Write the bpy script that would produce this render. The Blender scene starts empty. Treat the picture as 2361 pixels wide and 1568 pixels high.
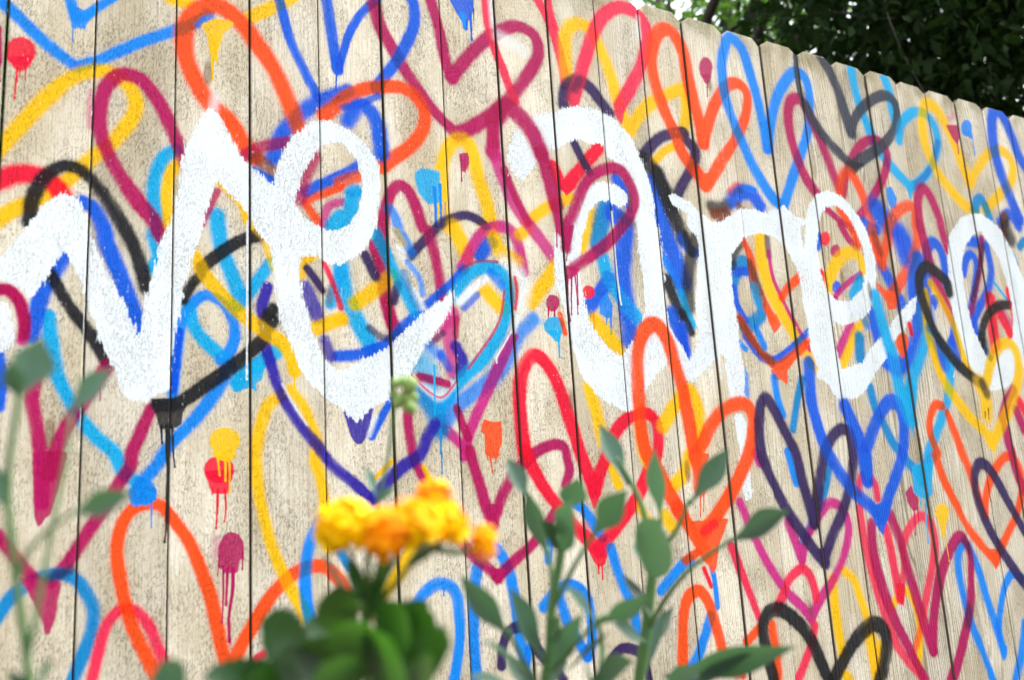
import bpy, bmesh, math, random
import numpy as np
from mathutils import Vector, Matrix, Quaternion

S = bpy.context.scene
COL = S.collection
rnd = random.Random(7)

# ------------------------------------------------------------------ camera
FENCE_TOP = 1.83
cam = bpy.data.cameras.new('camera'); cam_o = bpy.data.objects.new('camera', cam); COL.objects.link(cam_o)
cam.sensor_width = 36; cam.lens = 35.8133
cam_o.matrix_world = Matrix([[0.85397, -0.066557, -0.516048, -0.128507], [-0.51696, -0.221097, -0.826963, -1.798338], [-0.059056, 0.972978, -0.223218, 0.426051], [0.0, 0.0, 0.0, 1.0]])
cam.clip_start = .02; cam.clip_end = 400
cam.dof.use_dof = True; cam.dof.focus_distance = 2.253; cam.dof.aperture_fstop = 2.9; cam.dof.aperture_blades = 9
S.camera = cam_o
CAMPOS = cam_o.matrix_world.translation.copy()

# ------------------------------------------------------------------ world, sun, exposure
SUN_EL, SUN_AZ = math.radians(60), math.radians(97)      # azimuth clockwise from +y; the veiled sun stands high and rakes along the fence
w = bpy.data.worlds.new('World'); S.world = w; w.use_nodes = True
nt = w.node_tree; bg = nt.nodes['Background']
sky = nt.nodes.new('ShaderNodeTexSky'); sky.sky_type = 'NISHITA'; sky.sun_disc = False
sky.sun_elevation = SUN_EL; sky.sun_rotation = SUN_AZ; sky.air_density = 1.0; sky.dust_density = 5.0; sky.ozone_density = 1.0
hs = nt.nodes.new('ShaderNodeHueSaturation'); hs.inputs['Saturation'].default_value = .3       # a milky, thinly overcast sky
nt.links.new(sky.outputs[0], hs.inputs['Color']); nt.links.new(hs.outputs[0], bg.inputs[0]); bg.inputs[1].default_value = .15
sl = bpy.data.lights.new('sun', 'SUN'); sl.energy = .8; sl.angle = math.radians(25); sl.color = (1, .985, .96)
so = bpy.data.objects.new('sun', sl); COL.objects.link(so)
sd = Vector((math.sin(SUN_AZ)*math.cos(SUN_EL), math.cos(SUN_AZ)*math.cos(SUN_EL), math.sin(SUN_EL)))
so.rotation_euler = sd.to_track_quat('Z', 'Y').to_euler(); so.location = sd*30
vs = S.view_settings; vs.view_transform = 'Standard'; vs.look = 'None'; vs.gamma = 1; vs.use_curve_mapping = False
vs.exposure = 2.0
S.cycles.max_bounces = 8; S.cycles.use_denoising = True

# ------------------------------------------------------------------ helpers
def lin(r, g, b):
    c = []
    for v in (r, g, b):
        v /= 255
        c.append(v/12.92 if v <= .04045 else ((v+.055)/1.055)**2.4)
    return c
def link(name, me, mat=None, parent=None):
    o = bpy.data.objects.new(name, me); COL.objects.link(o)
    if mat is not None and me is not None and not me.materials: me.materials.append(mat)
    if parent is not None: o.parent = parent
    return o
def tag(o, label=None, cat=None, group=None, kind=None):
    for k, v in (('label', label), ('category', cat), ('group', group), ('kind', kind)):
        if v: o[k] = v
    return o
def empty(name, loc=(0, 0, 0)):
    o = bpy.data.objects.new(name, None); COL.objects.link(o); o.location = loc; o.empty_display_size = .1; return o
def mesh(name, verts, faces, smooth=True, uvs=None):
    me = bpy.data.meshes.new(name); me.from_pydata([tuple(v) for v in verts], [], faces)
    if smooth:
        for p in me.polygons: p.use_smooth = True
    if uvs is not None:
        l = me.uv_layers.new(name='uv')
        for i, lp in enumerate(me.loops): l.data[i].uv = uvs[lp.vertex_index]
    me.update(); return me
def catmull(P, n=8, closed=False):
    P = [np.array(p, float) for p in P]
    if len(P) < 3 and not closed:
        return [P[0]+(P[-1]-P[0])*t for t in np.linspace(0, 1, n+1)]
    out = []; N = len(P)
    for i in range(N if closed else N-1):
        p1, p2 = P[i % N], P[(i+1) % N]
        p0 = P[(i-1) % N] if (closed or i > 0) else 2*p1-p2
        p3 = P[(i+2) % N] if (closed or i+2 < N) else 2*p2-p1
        for t in np.arange(n)/n:
            out.append(.5*((2*p1)+(-p0+p2)*t+(2*p0-5*p1+4*p2-p3)*t*t+(-p0+3*p1-3*p2+p3)*t**3))
    if not closed: out.append(P[-1])
    return out
def tube(pts, r0, r1, seg=8, n=5):
    """verts, faces of a tapered tube along a smooth curve"""
    C = [Vector(p) for p in catmull(pts, n)]
    V, F = [], []; side = None
    for i, c in enumerate(C):
        t = (C[min(i+1, len(C)-1)]-C[max(i-1, 0)]).normalized()
        if side is None: side = t.orthogonal().normalized()
        side = (side-t*side.dot(t)).normalized(); up = t.cross(side)
        r = r0+(r1-r0)*i/(len(C)-1)
        for k in range(seg):
            a = 2*math.pi*k/seg; V.append(c+side*(r*math.cos(a))+up*(r*math.sin(a)))
        if i:
            b = (i-1)*seg
            for k in range(seg): F.append((b+k, b+(k+1) % seg, b+seg+(k+1) % seg, b+seg+k))
    F.append(tuple(range(seg))[::-1]); F.append(tuple(len(V)-seg+k for k in range(seg)))
    return V, F

# node helper
class N:
    def __init__(s, name):
        s.m = bpy.data.materials.new(name); s.m.use_nodes = True; s.t = s.m.node_tree
        s.bsdf = s.t.nodes['Principled BSDF']; s.out = s.t.nodes['Material Output']
    def n(s, typ, **kw):
        q = s.t.nodes.new('ShaderNode'+typ)
        for k, v in kw.items():
            if k.startswith('i_'):
                key = k[2:]; q.inputs[int(key) if key.isdigit() else key].default_value = v
            else: setattr(q, k, v)
        return q
    def l(s, a, b): s.t.links.new(a, b)
    def math(s, op, a, b=None, c=None, clamp=False):
        q = s.n('Math', operation=op); q.use_clamp = clamp
        for i, v in enumerate((a, b, c)):
            if v is None: continue
            if hasattr(v, 'links'): s.l(v, q.inputs[i])
            else: q.inputs[i].default_value = v
        return q.outputs[0]
    def mix(s, fac, a, b, mode='MIX'):
        q = s.n('MixRGB', blend_type=mode)
        for i, v in enumerate((fac, a, b)):
            if hasattr(v, 'links'): s.l(v, q.inputs[i])
            elif isinstance(v, (int, float)): q.inputs[i].default_value = v
            else: q.inputs[i].default_value = tuple(v)+(1,)
        return q.outputs[0]
    def ramp(s, v, lo, hi, a=0, b=1):
        q = s.n('MapRange', interpolation_type='SMOOTHSTEP'); s.l(v, q.inputs[0])
        for i, x in enumerate((lo, hi, a, b)): q.inputs[i+1].default_value = x
        return q.outputs[0]
    def noise(s, vec, scale, detail=3, rough=.55, dist=0):
        q = s.n('TexNoise'); s.l(vec, q.inputs['Vector'])
        q.inputs['Scale'].default_value = scale; q.inputs['Detail'].default_value = detail
        q.inputs['Roughness'].default_value = rough; q.inputs['Distortion'].default_value = dist
        return q.outputs['Fac']
    def scale(s, vec, v):
        q = s.n('VectorMath', operation='MULTIPLY'); s.l(vec, q.inputs[0]); q.inputs[1].default_value = v
        return q.outputs[0]

# ------------------------------------------------------------------ the mural: spray paint, drips and white roller letters
# one row per stroke, bottom layer first, in fence millimetres (x along the fence, y down from the picket tops):
# kind+colour, width, softness, opacity, points.  s spray stroke, d drip, f filled patch, w white roller patch, h hole in the patch above it
MURAL = """
sK 23 0.35 1 -28,371 -2,388 58,442 112,479
sK 22 0.35 1 112,479 155,453 211,411 285,363 329,331 346,314
sK 20 0.3 1 94,332 108,384
sK 17 0.3 1 118,381 151,346 181,315
fK 0 0.2 1 92,356 114,362 127,367 142,349 142,369 128,390 125,404 114,401 104,409 99,383
dK 2 0 1 105,402 105,432
dK 1 0 1 123,397 124,404
fR 0 0.2 1 47,464 46,473 43,481 38,489 31,494 23,497 16,497 9,495 3,490 -0,484 -2,475 -1,467 2,458 7,451 14,445 21,442 29,442 36,444 41,449 45,456
fR 0 0.2 1 1,486 45,470 40,491 33,503 22,508 12,502
dR 4 0 1 19,501 18,526 17,560
dR 3 0 1 32,495 32,520
dR 3 0 1 24,503 22,519
sM 14 0.3 1 -16,432 -12,494
dM 2 0 1 -7,493 -6,531
sY 28 0.35 1 -9,664 12,634 63,555 103,505 136,483 170,476 201,495 215,521 212,553 190,594 169,622 141,652 109,692 70,733 26,760 -3,787
sC 24 0.35 1 292,604 267,625 252,667 252,714 259,760 252,776 260,813 253,839
sY 21 0.3 1 300,625 280,654 273,697 276,733 274,763
sR 34 0.35 1 -6,716 23,698 50,693 73,698 92,714 104,733
sN 10 1 0.5 138,522 137,562 139,589
sM 28 0.3 1 282,797 262,772 251,748 223,716 185,661 160,605 155,558 161,515 178,485 197,474 226,481 255,515 275,555 298,606 311,635
sO 19 0.3 1 613,628 579,646 540,673 563,712
sB 23 0.3 1 537,652 573,628 614,603 639,587 668,563
sM 27 0.4 0.9 559,572 538,619 525,669
sN 18 0.4 0.9 613,659 585,675 575,710 572,718
sC 37 0.3 1 612,693 596,716 630,684 641,633
sC 20 0.3 1 631,638 653,635
sO 26 0.3 0.9 610,620 635,606 664,592
sX 25 0.35 1 49,780 53,738 68,699 90,675 113,669 137,681 162,708 182,738 200,767 220,805 233,843 241,877
sB 28 0.3 1 132,732 151,742 166,772 174,805 190,840 208,886 223,929 230,954
sC 23 0.35 1 85,940 91,984 101,1033 116,1069 140,1109 165,1140 196,1168 211,1200 241,1222
sB 25 0.35 1 107,831 91,866 74,906 65,946 61,976
sB 18 0.4 1 12,1004 20,1049 18,1096
sX 21 0.3 1 86,867 118,922 151,965 181,1015
sK 22 0.3 1 290,1064 295,997 302,941 314,908 340,881 361,882 382,897 396,923 399,953 390,980 374,997
sB 13 0.4 1 292,1056 297,996 301,949
sC 32 0.35 1 365,723 373,778 387,819 400,853 406,886
sC 25 0.35 1 464,807 430,859 403,892
sC 25 0.3 1 317,905 327,942 348,967 377,992
sC 28 0.25 1 403,1038 419,1016 446,998 474,978
fC 0 0.1 1 393,1039 408,1019 454,1003 449,1031 438,1037 440,1059 428,1045 398,1057
sK 23 0.35 1 390,1007 367,1053 329,1106 295,1143 276,1168 264,1190 241,1217
sM 22 0.3 1 70,1044 67,1083 74,1118 83,1169 86,1193 88,1251
fM 0 0.15 1 70,1167 124,1166 115,1211 101,1267 91,1278 85,1290 77,1271
sM 24 0.3 1 180,1021 161,1054 141,1090 118,1129 104,1169 97,1204
dM 2 0 1 171,1054 171,1080
sM 23 0.3 1 254,1091 237,1134 224,1168 222,1190 204,1219 187,1252 165,1287 149,1314 132,1341 116,1361 102,1373
sT 21 0.35 1 30,1424 51,1392 75,1374 99,1363 125,1363 144,1373 160,1395 170,1420 170,1447 161,1480 149,1511 141,1532
sM 20 0.35 1 26,1297 46,1324 67,1351 89,1375
fM 0 0.2 1 58,1362 99,1371 123,1374 118,1399 117,1423 109,1447 102,1460 96,1433 80,1401
sV 15 0.6 0.7 101,1369 122,1361 135,1355
sP 19 0.4 1 171,1531 180,1488 188,1453 203,1430 218,1422 237,1428 255,1449 270,1482 283,1515
sO 22 0.3 1 271,1532 252,1497 233,1456 220,1419 212,1382 205,1344 205,1312 213,1281 228,1262 249,1254 273,1257 299,1286 322,1320 344,1372 359,1414 369,1457 377,1494 388,1534 394,1556
sO 24 0.3 1 391,1544 409,1501 429,1469 457,1425 486,1394 513,1377 546,1369 571,1376 596,1400 606,1419
sP 16 0.3 1 414,1535 449,1514
fK 0 0.2 1 266,1234 265,1241 262,1247 257,1253 251,1256 244,1257 238,1255 232,1252 227,1247 224,1241 222,1233 223,1226 226,1220 231,1215 237,1212 243,1211 250,1212 256,1215 261,1220 264,1227
fK 0 0.2 1 220,1226 267,1227 265,1246 256,1253 247,1251 244,1253 233,1260 223,1253
dK 3 0 1 257,1248 258,1293
sY 23 0.3 1 487,1059 462,1076 446,1117 437,1166 437,1179 440,1218 445,1256 455,1295 463,1325 476,1359 494,1397 515,1434 528,1462
sY 23 0.3 1 501,1048 523,1071 539,1106 552,1147 549,1178 558,1205 565,1240 568,1285 571,1337
sK 22 0.3 1 553,1295 536,1328 527,1374 526,1414 531,1450 536,1472
sT 17 0.3 1 597,1348 613,1375
sY 25 0.3 1 757,1319 727,1367 705,1398 674,1431 650,1458
fR 0 0.1 1 398,1195 397,1202 393,1209 387,1214 380,1218 371,1219 363,1217 356,1214 350,1209 346,1202 345,1195 346,1187 350,1181 356,1175 363,1172 371,1170 380,1172 387,1175 393,1180 397,1187
fR 0 0.1 1 345,1197 398,1195 393,1215 387,1238 360,1237 353,1220
dR 5 0 1 370,1230 369,1268 367,1297
dR 4 0 1 382,1230 384,1263 381,1287
dR 3 0 1 360,1227 360,1239
fY 0 0.15 1 409,1143 408,1151 404,1158 398,1163 390,1166 381,1168 373,1166 365,1163 359,1158 355,1152 354,1144 355,1137 359,1130 365,1125 373,1121 381,1120 390,1121 398,1124 404,1129 408,1136
fY 0 0.1 1 355,1162 403,1161 401,1174 390,1182 373,1179 362,1172
dY 4 0 1 369,1172 373,1205
dY 5 0 1 383,1174 383,1215
dY 4 0 1 390,1174 391,1237
fM 0 0.1 1 381,1308 393,1304 406,1307 416,1324 416,1349 409,1353 404,1375 383,1374 371,1361 371,1327
dM 3 0 1 373,1342 370,1378
dM 4 0 1 380,1362 380,1415 378,1457
dM 6 0 1 387,1367 385,1427
dM 7 0 1 397,1367 396,1404 390,1445 390,1471 391,1488
dM 3 0 1 391,1452 393,1494
dM 4 0 1 414,1339 413,1369
sN 13 1 0.4 368,1315 367,1342
sY 28 0.3 1 275,299 307,296
sY 26 0.3 1 431,297 458,277 488,255 518,230
sB 32 0.4 1 471,593 491,538 530,488 567,452 618,422 634,412
sB 21 0.25 1 486,239 497,282 511,333 538,391 567,445
sB 25 0.25 1 591,211 599,276 607,340 614,371
fB 0 0.15 1 597,342 620,330 625,355 615,380 611,386 603,380 598,371
dB 4 0 1 610,378 607,424
sB 18 0.25 1 616,367 626,326 644,271 671,224 706,184
sM 30 0.3 1 698,200 710,248 729,284 761,335 794,379 830,422 885,466
sB 26 0.3 1 786,159 793,185 790,228 767,282 741,329 716,365 696,393
sO 35 0.35 1 436,596 414,567 389,530 350,499 320,452 303,404 302,356 321,314 354,290 380,293 414,319 443,356 475,402 501,459 518,502 530,528
sM 25 0.35 0.9 414,597 442,577 471,563 503,554
sD 30 0.4 0.8 442,598 476,623
sB 23 0.35 1 436,626 462,637 476,643
sK 8 0.5 0.8 324,340 340,320
fY 0 0.2 1 332,336 363,316 397,317 388,335 375,347 370,376 363,396 349,397 345,361
dY 7 0 1 355,389 355,449
dY 5 0 1 362,387 365,413
dY 11 0 1 360,360 358,404
sO 32 0.3 1 579,481 601,458 630,429 666,404 709,390 756,383 790,400 807,433 800,471 771,513 723,554 706,570
sB 35 0.35 1 632,480 658,443 684,451 699,484 704,541
sB 16 0.4 0.9 623,453 655,440 702,411
sM 33 0.3 1 885,462 922,442 972,404 1021,359 1068,299 1104,243 1115,204 1101,171 1062,162 1025,177 985,205 940,252 905,296 879,333
sM 30 0.3 1 879,329 865,294 852,220 838,170 832,146
fM 0 0.2 1 871,458 945,420 933,447 913,469 892,465
fM 0 0.2 1 860,316 904,299 903,321 880,345 863,336
fB 0 0.15 1 882,137 948,119 946,149 938,166 937,177 911,184 900,168
dK 16 0 1 915,168 921,199
dB 7 0 1 936,163 936,226
dB 5 0 1 926,180 925,202
dV 3 0 1 946,145 944,175
sP 23 0.25 1 979,107 980,159 995,232 1014,282 1030,329 1042,355
sP 26 0.25 1 1119,70 1142,110 1165,169 1181,241 1183,289
sP 17 0.4 1 1152,65 1158,102 1169,141
sY 37 0.35 1 1190,258 1191,205 1194,162 1210,127 1239,112 1269,120 1288,147 1310,189 1327,243 1339,295 1356,341 1367,370
sY 35 0.35 1 1367,366 1414,307 1465,265 1516,235 1557,216 1559,230 1562,265 1555,303 1540,341
sV 35 0.3 1 1175,339 1185,296 1217,267 1250,275 1278,300 1309,331
sP 37 0.25 1 1203,322 1226,261 1253,190 1281,125 1312,74 1352,40 1389,28 1430,36 1452,71 1446,125 1418,192 1379,255 1342,309
fP 0 0.2 1 1323,325 1361,298 1353,330 1346,358 1334,345
sV 23 0.4 0.6 1210,291 1225,265
sY 23 0.3 1 1436,438 1472,404 1517,377
sV 32 0.3 1 1400,432 1437,391 1477,361 1541,339 1548,356 1572,379 1570,411 1551,445 1523,481 1505,510
sX 47 0.4 0.95 1400,436 1429,458 1456,495 1484,536
sO 39 0.25 1 1575,446 1533,398 1516,350 1493,303 1472,244 1461,178 1468,120 1489,76 1518,55 1546,64 1570,113 1576,173 1587,244 1598,307 1604,358
sO 34 0.25 1 1604,358 1628,301 1662,237 1706,182 1751,156 1786,170 1788,207 1767,262 1726,323 1677,381 1635,432 1595,478 1575,446
fO 0 0.2 1 1583,293 1613,288 1630,309 1609,373 1591,364
fO 0 0.2 1 1580,445 1630,437 1615,470 1592,499
sY 34 0.35 1 852,682 840,642 840,584 846,540 862,500 884,478 909,480 924,510 933,559 949,607 959,668 945,669
fC 0 0.3 1 775,578 790,559 838,559 836,594 838,630 806,641 784,615
dK 9 0 1 822,600 823,648 821,686
dK 8 0 1 836,591 835,684
dK 3 0 1 847,628 843,674
fM 0 0.2 1 886,510 911,502 912,529 901,551 891,549
dM 5 0 1 893,515 891,572
dM 4 0 1 902,514 901,551
dM 3 0 1 911,512 908,546
sV 21 0.35 1 758,760 793,721 817,696 839,675 871,658 899,650 928,657 948,670
sM 26 0.3 1 722,930 711,889 701,833 693,779 702,693 713,648 724,621 741,606 760,615 776,645 791,690 804,701 815,744 823,790 827,839
sM 28 0.3 1 681,744 699,794 703,854 714,898 730,929
sK 22 0.4 0.9 716,660 729,677 737,706 749,726 762,750
sY 15 0.4 0.7 731,707 746,733
sY 37 0.3 1 866,680 882,713 897,747
sN 29 0.3 1 882,771 906,727 936,687 974,666 1003,667 1021,690 1029,725 1034,761
sB 30 0.35 1 926,740 946,712 957,704
sY 36 0.35 1 965,693 981,724 1017,740
sY 29 0.35 1 1029,679 1053,659 1054,646 1099,609 1140,586 1174,571
sN 32 0.35 0.9 999,396 986,423 980,459 981,500
sM 33 0.3 1 975,414 978,459 972,491
sN 34 0.3 0.95 981,500 997,546 1019,600 1047,640 1068,663 1114,719
sM 21 0.3 0.9 1001,531 1024,586 1054,646
sR 32 0.25 1 1131,499 1156,541 1186,519 1232,468 1265,433
fR 0 0.2 1 1138,516 1161,530 1204,505 1192,543 1162,569
sV 24 0.3 1 1194,427 1212,464 1233,497
sY 28 0.3 1 1212,635 1232,598 1216,644 1195,689
sT 45 0.35 1 1281,566 1261,605 1254,629 1241,676
sB 30 0.35 1 1313,502 1336,532 1350,570
sB 50 0.35 1 1291,593 1324,610 1325,641 1307,729 1308,799 1314,868 1310,902
sB 34 0.3 1 1194,836 1239,788 1263,754
sC 37 0.3 1 1251,710 1266,761 1315,819 1338,842
fR 0 0.2 1 1221,791 1220,797 1217,801 1213,805 1208,808 1202,809 1197,809 1193,807 1189,804 1187,800 1187,795 1188,789 1191,785 1195,781 1200,778 1205,776 1211,777 1215,779 1219,782 1221,786
dR 5 0 1 1213,841 1212,879
fK 0 0.15 1 1232,813 1255,790 1269,820 1264,847 1249,852 1230,840
dK 7 0 1 1261,837 1258,887
dK 5 0 1 1252,838 1246,866
sY 47 0.3 1 1211,865 1245,896 1282,934
sB 56 0.35 1 1424,500 1435,562 1448,604 1451,622 1478,692 1490,739
sX 45 0.35 1 1446,466 1470,538 1495,598 1505,626
sK 25 0.4 1 1435,679 1465,730 1487,772
sX 35 0.4 1 1441,740 1465,799 1480,826
sB 39 0.35 1 1449,822 1465,874 1470,909
sB 29 0.4 1 1500,627 1520,650 1542,659
sX 39 0.4 0.9 1553,613 1527,668 1509,737 1505,803
sC 25 0.4 1 1482,769 1495,811 1509,846
sX 25 0.4 1 1480,819 1502,864
sB 34 0.4 1 1476,855 1477,919
sX 24 0.5 0.9 1528,661 1515,617
sK 38 0.3 1 1842,328 1837,257 1823,170 1807,101 1793,52 1772,29 1746,24 1723,60 1705,115 1703,200 1720,259 1751,331 1783,396 1822,451 1863,494 1871,509
sK 35 0.3 1 1844,327 1865,252 1899,172 1950,104 1989,73 2023,80 2034,118 2029,176 2013,237 1977,308 1930,388 1875,488
fK 0 0.2 1 1834,258 1873,250 1862,299 1843,338 1833,312
fK 0 0.2 1 1845,476 1898,476 1863,527
fM 0 0.35 1 1668,134 1665,145 1660,155 1654,164 1646,170 1638,173 1631,173 1624,170 1620,164 1618,155 1618,145 1620,135 1625,124 1632,116 1639,109 1647,106 1655,106 1661,109 1666,115 1668,124
fM 0 0.2 1 1622,163 1661,154 1650,182 1634,187
dM 5 0 1 1643,175 1637,222
sC 38 0.3 1 2236,-9 2238,61 2251,123 2271,179 2286,226 2305,260 2337,291 2376,321 2422,351
sC 40 0.3 1 2374,-7 2390,42 2393,118 2400,164
sM 38 0.3 1 2012,435 1974,390 1950,334 1937,281 1937,216 1952,174 1981,155 2007,167 2029,212 2054,264 2074,317 2092,375 2108,416
sM 32 0.3 1 2152,344 2185,298 2231,250 2280,225 2318,230 2336,264 2318,317 2281,372 2232,428 2180,475
sM 31 0.3 1 2112,428 2142,363
sG 47 0.25 1 2195,216 2184,177 2170,121 2154,78 2132,33 2108,-1
sG 36 0.25 1 2195,216 2223,165 2278,113 2337,77 2384,67 2413,90 2410,134 2371,193 2308,246 2236,290 2179,326
sG 40 0.25 1 2179,326 2136,302 2104,281 2063,245 2030,203 2013,171
sG 21 0.35 1 2013,171 1998,138 1995,72 1998,22
fX 0 0.2 1 2152,313 2207,308 2238,307 2196,332 2183,356 2167,328
fG 0 0.2 1 2183,182 2222,175 2192,237
sC 35 0.3 1 2421,355 2481,323 2551,260 2596,185 2596,127 2563,89 2514,89 2468,113 2425,154 2401,206
sT 22 0.3 1 2421,355 2489,317 2560,249 2599,175
fC 0 0.2 1 2399,336 2452,332 2428,368 2413,402 2409,375
sO 37 0.35 1 2105,417 2119,375 2151,348 2178,362 2201,402 2216,448 2230,502 2227,545 2244,612
sY 43 0.35 1 2729,289 2706,234 2681,160 2647,93 2620,59 2579,49 2552,77 2534,139 2537,200 2569,271 2625,329 2686,372 2738,394
sY 36 0.35 1 2729,289 2790,225 2858,169 2926,147 2968,165 2975,210 2941,261 2864,317 2781,373
fM 0 0.25 1 2655,106 2720,94 2719,138 2698,167 2677,146
sN 20 0.8 0.4 2679,82 2713,60
dM 7 0 1 2703,146 2697,196
fK 0 0.25 1 2789,93 2785,103 2778,112 2770,120 2761,126 2751,129 2742,129 2735,126 2730,121 2728,113 2729,104 2733,95 2739,85 2748,77 2757,71 2767,68 2776,68 2783,71 2788,76 2790,84
fK 0 0.2 1 2736,115 2787,106 2779,135 2766,130
dK 6 0 1 2783,117 2779,187
sB 50 0.3 1 2963,378 2929,303 2904,226 2891,158 2897,80 2915,25 2937,3 2970,15 3000,77 3021,146 3052,192
sT 38 0.3 1 2730,385 2745,354 2771,338 2787,363 2806,418
sB 41 0.4 1 2854,407 2911,370 2948,404
sD 39 0.4 1 2884,383 2866,419 2866,447
sX 53 0.5 0.9 2882,416 2894,458
sT 35 0.4 1 2895,536 2886,512
sT 27 0.4 1 2966,454 2935,478
sO 26 0.4 0.9 1683,480 1712,460 1721,466
sX 33 0.5 0.9 1607,530 1637,530 1668,518
sB 45 0.35 1 1685,503 1725,474 1761,472 1788,501
sK 18 0.4 1 1742,459 1774,458
sD 29 0.4 1 1614,549 1660,542 1636,569
sD 27 0.4 0.8 1708,516 1722,526
sB 75 0.4 1 2254,443 2274,466 2307,488 2351,521 2368,563
sB 32 0.4 1 2195,490 2217,504 2247,508 2203,513
fK 0 0.2 1 2310,372 2334,364 2351,402 2338,435 2313,430 2306,404
dK 7 0 1 2323,415 2317,445
sB 42 0.35 1 2243,616 2270,660 2287,697 2304,734
sO 38 0.35 0.95 2246,599 2284,538 2301,489 2342,444 2394,416 2425,423 2419,477 2420,503 2404,546 2366,598 2308,661 2261,704
fO 0 0.2 1 2211,666 2246,688 2296,688 2281,740 2246,745 2237,715 2209,688
sO 38 0.35 0.9 2222,511 2234,570 2247,612
dO 5 0 1 2257,593 2251,628
sB 53 0.35 1 2403,577 2365,660 2362,729 2355,790 2306,869 2253,909 2208,895
sB 38 0.35 1 2448,580 2465,538 2497,516 2526,536 2534,589 2527,644
sM 42 0.3 1 2441,469 2454,526 2463,574 2481,639 2512,707 2534,754
sM 41 0.35 1 2443,474 2447,416 2464,367 2491,345 2518,368 2545,430 2549,469 2563,527
sB 44 0.35 1 2402,669 2437,631 2423,689 2420,785 2441,860 2460,893
fB 0 0.3 1 2478,695 2476,700 2472,705 2466,710 2460,712 2453,714 2447,714 2442,712 2439,708 2437,704 2437,699 2439,693 2443,688 2449,684 2455,681 2462,680 2468,680 2473,682 2476,685 2478,690
fB 0 0.3 1 2442,705 2476,702 2455,734
fB 0 0.2 1 2483,823 2528,776 2523,742 2550,828 2542,872 2518,912 2501,887 2503,852
sC 37 0.35 1 2490,849 2479,909 2450,987 2403,1047 2359,1101 2322,1149 2310,1173 2277,1212
sT 39 0.35 1 1653,722 1673,686 1706,667 1731,703 1748,759 1747,797 1701,831 1680,840
sB 24 0.35 1 1667,698 1708,690
sX 28 0.5 0.9 1699,614 1664,653 1660,676
sO 28 0.35 1 1710,608 1733,656 1734,714 1754,751 1770,780 1785,809
sD 23 0.4 1 1727,665 1740,710 1751,740
fO 0 0.2 1 1761,773 1803,796 1814,822 1784,849 1769,818
sB 22 0.4 1 1656,741 1659,782 1683,821
sY 47 0.3 1 1775,585 1773,660 1788,728 1820,787 1850,827 1879,872 1918,923
sV 22 0.4 0.8 1800,589 1798,637
sN 14 0.3 1 1799,625 1804,695 1827,748 1859,807 1904,882
sO 24 0.3 1 1827,748 1859,714 1907,681
sB 22 0.35 1 1677,863 1719,908 1773,916 1829,890 1907,835
sO 24 0.35 1 1664,819 1696,865 1739,907 1781,931 1837,905 1902,862
sD 26 0.5 0.8 1663,823 1687,858 1726,897 1762,920
fO 0 0.2 1 1756,943 1797,930 1851,912 1815,944 1811,981 1790,967 1765,969
sK 22 0.4 1 1720,837 1743,884
sK 16 0.4 1 1650,879 1672,896
sK 25 0.35 1 1765,965 1768,1013 1781,1056
sK 21 0.4 0.8 1660,959 1657,1010
sT 25 0.35 1 1863,964 1838,1018 1810,1092
fR 0 0.3 1 2040,562 2038,569 2034,575 2028,581 2022,584 2015,586 2009,586 2004,584 2000,579 1998,573 1999,567 2001,560 2005,553 2010,548 2017,544 2024,542 2030,542 2035,545 2039,549 2041,555
sM 23 0.3 1 2039,473 2086,501 2124,516 2135,522
sM 27 0.3 1 2089,515 2112,551 2137,573
sO 37 0.3 1 2098,469 2127,504 2151,563
fM 0 0.3 1 2076,593 2074,599 2070,605 2064,610 2058,614 2051,616 2045,615 2039,613 2036,609 2034,604 2034,598 2036,591 2040,585 2046,580 2052,577 2059,575 2065,575 2070,577 2074,581 2076,587
sB 17 0.4 1 1998,556 1988,595
sR 25 0.3 1 1987,665 1995,696
sY 39 0.3 1 1999,720 2027,660 2070,614 2115,592 2149,601 2164,646
fB 0 0.3 1 2058,698 2056,704 2053,709 2048,714 2042,717 2036,719 2031,718 2026,716 2023,712 2021,707 2021,702 2023,696 2027,690 2032,686 2037,683 2043,681 2049,682 2054,684 2057,687 2058,692
sN 18 0.3 1 2026,730 2079,688 2148,650
sC 38 0.3 1 2102,719 2141,669
sN 31 0.3 1 2013,886 2036,853 2076,806
sY 30 0.3 1 2024,913 2055,872 2094,817 2143,777
sT 38 0.3 1 2094,894 2102,837
sB 40 0.35 1 2170,762 2178,811 2186,855
sT 35 0.35 1 2115,972 2127,1027 2158,1077 2183,1123 2213,1150 2236,1177 2273,1204
sB 31 0.35 1 2621,598 2648,549 2677,532 2694,562 2670,630 2626,715
sB 33 0.35 1 2756,494 2760,574 2722,648 2664,708 2624,751
sB 41 0.4 1 2670,491 2728,488
sM 23 0.35 1 2740,473 2704,580 2624,725
sV 20 0.4 0.8 2741,496 2693,595 2643,678
sC 12 0.3 1 2761,611 2817,664
sR 49 0.3 1 2731,670 2721,762 2720,830
sR 41 0.3 1 2759,700 2790,748 2810,797
sN 28 0.6 0.6 2789,711 2821,745
sR 25 0.4 1 2830,633 2831,670
sB 32 0.35 1 2632,746 2644,808 2686,863
sX 30 0.3 1 2650,825 2674,761 2720,712 2778,686 2843,681
sX 46 0.6 0.8 2659,807 2659,834
sC 37 0.35 1 609,791 617,847 631,881 648,917 675,959
sY 33 0.3 1 638,868 678,838 717,805
sY 24 0.3 1 600,907 612,903
sV 23 0.35 1 662,767 683,808
sV 20 0.35 1 719,858 730,821
sB 24 0.35 1 599,977 635,972 665,963 706,943 739,908 779,877
sB 19 0.35 1 793,858 828,827 853,806 886,771
sY 38 0.3 1 1048,829 1094,775 1124,738
sY 35 0.35 1 929,808 953,831 973,848
sN 30 0.4 0.9 853,871 840,918 845,964 846,1000
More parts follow.
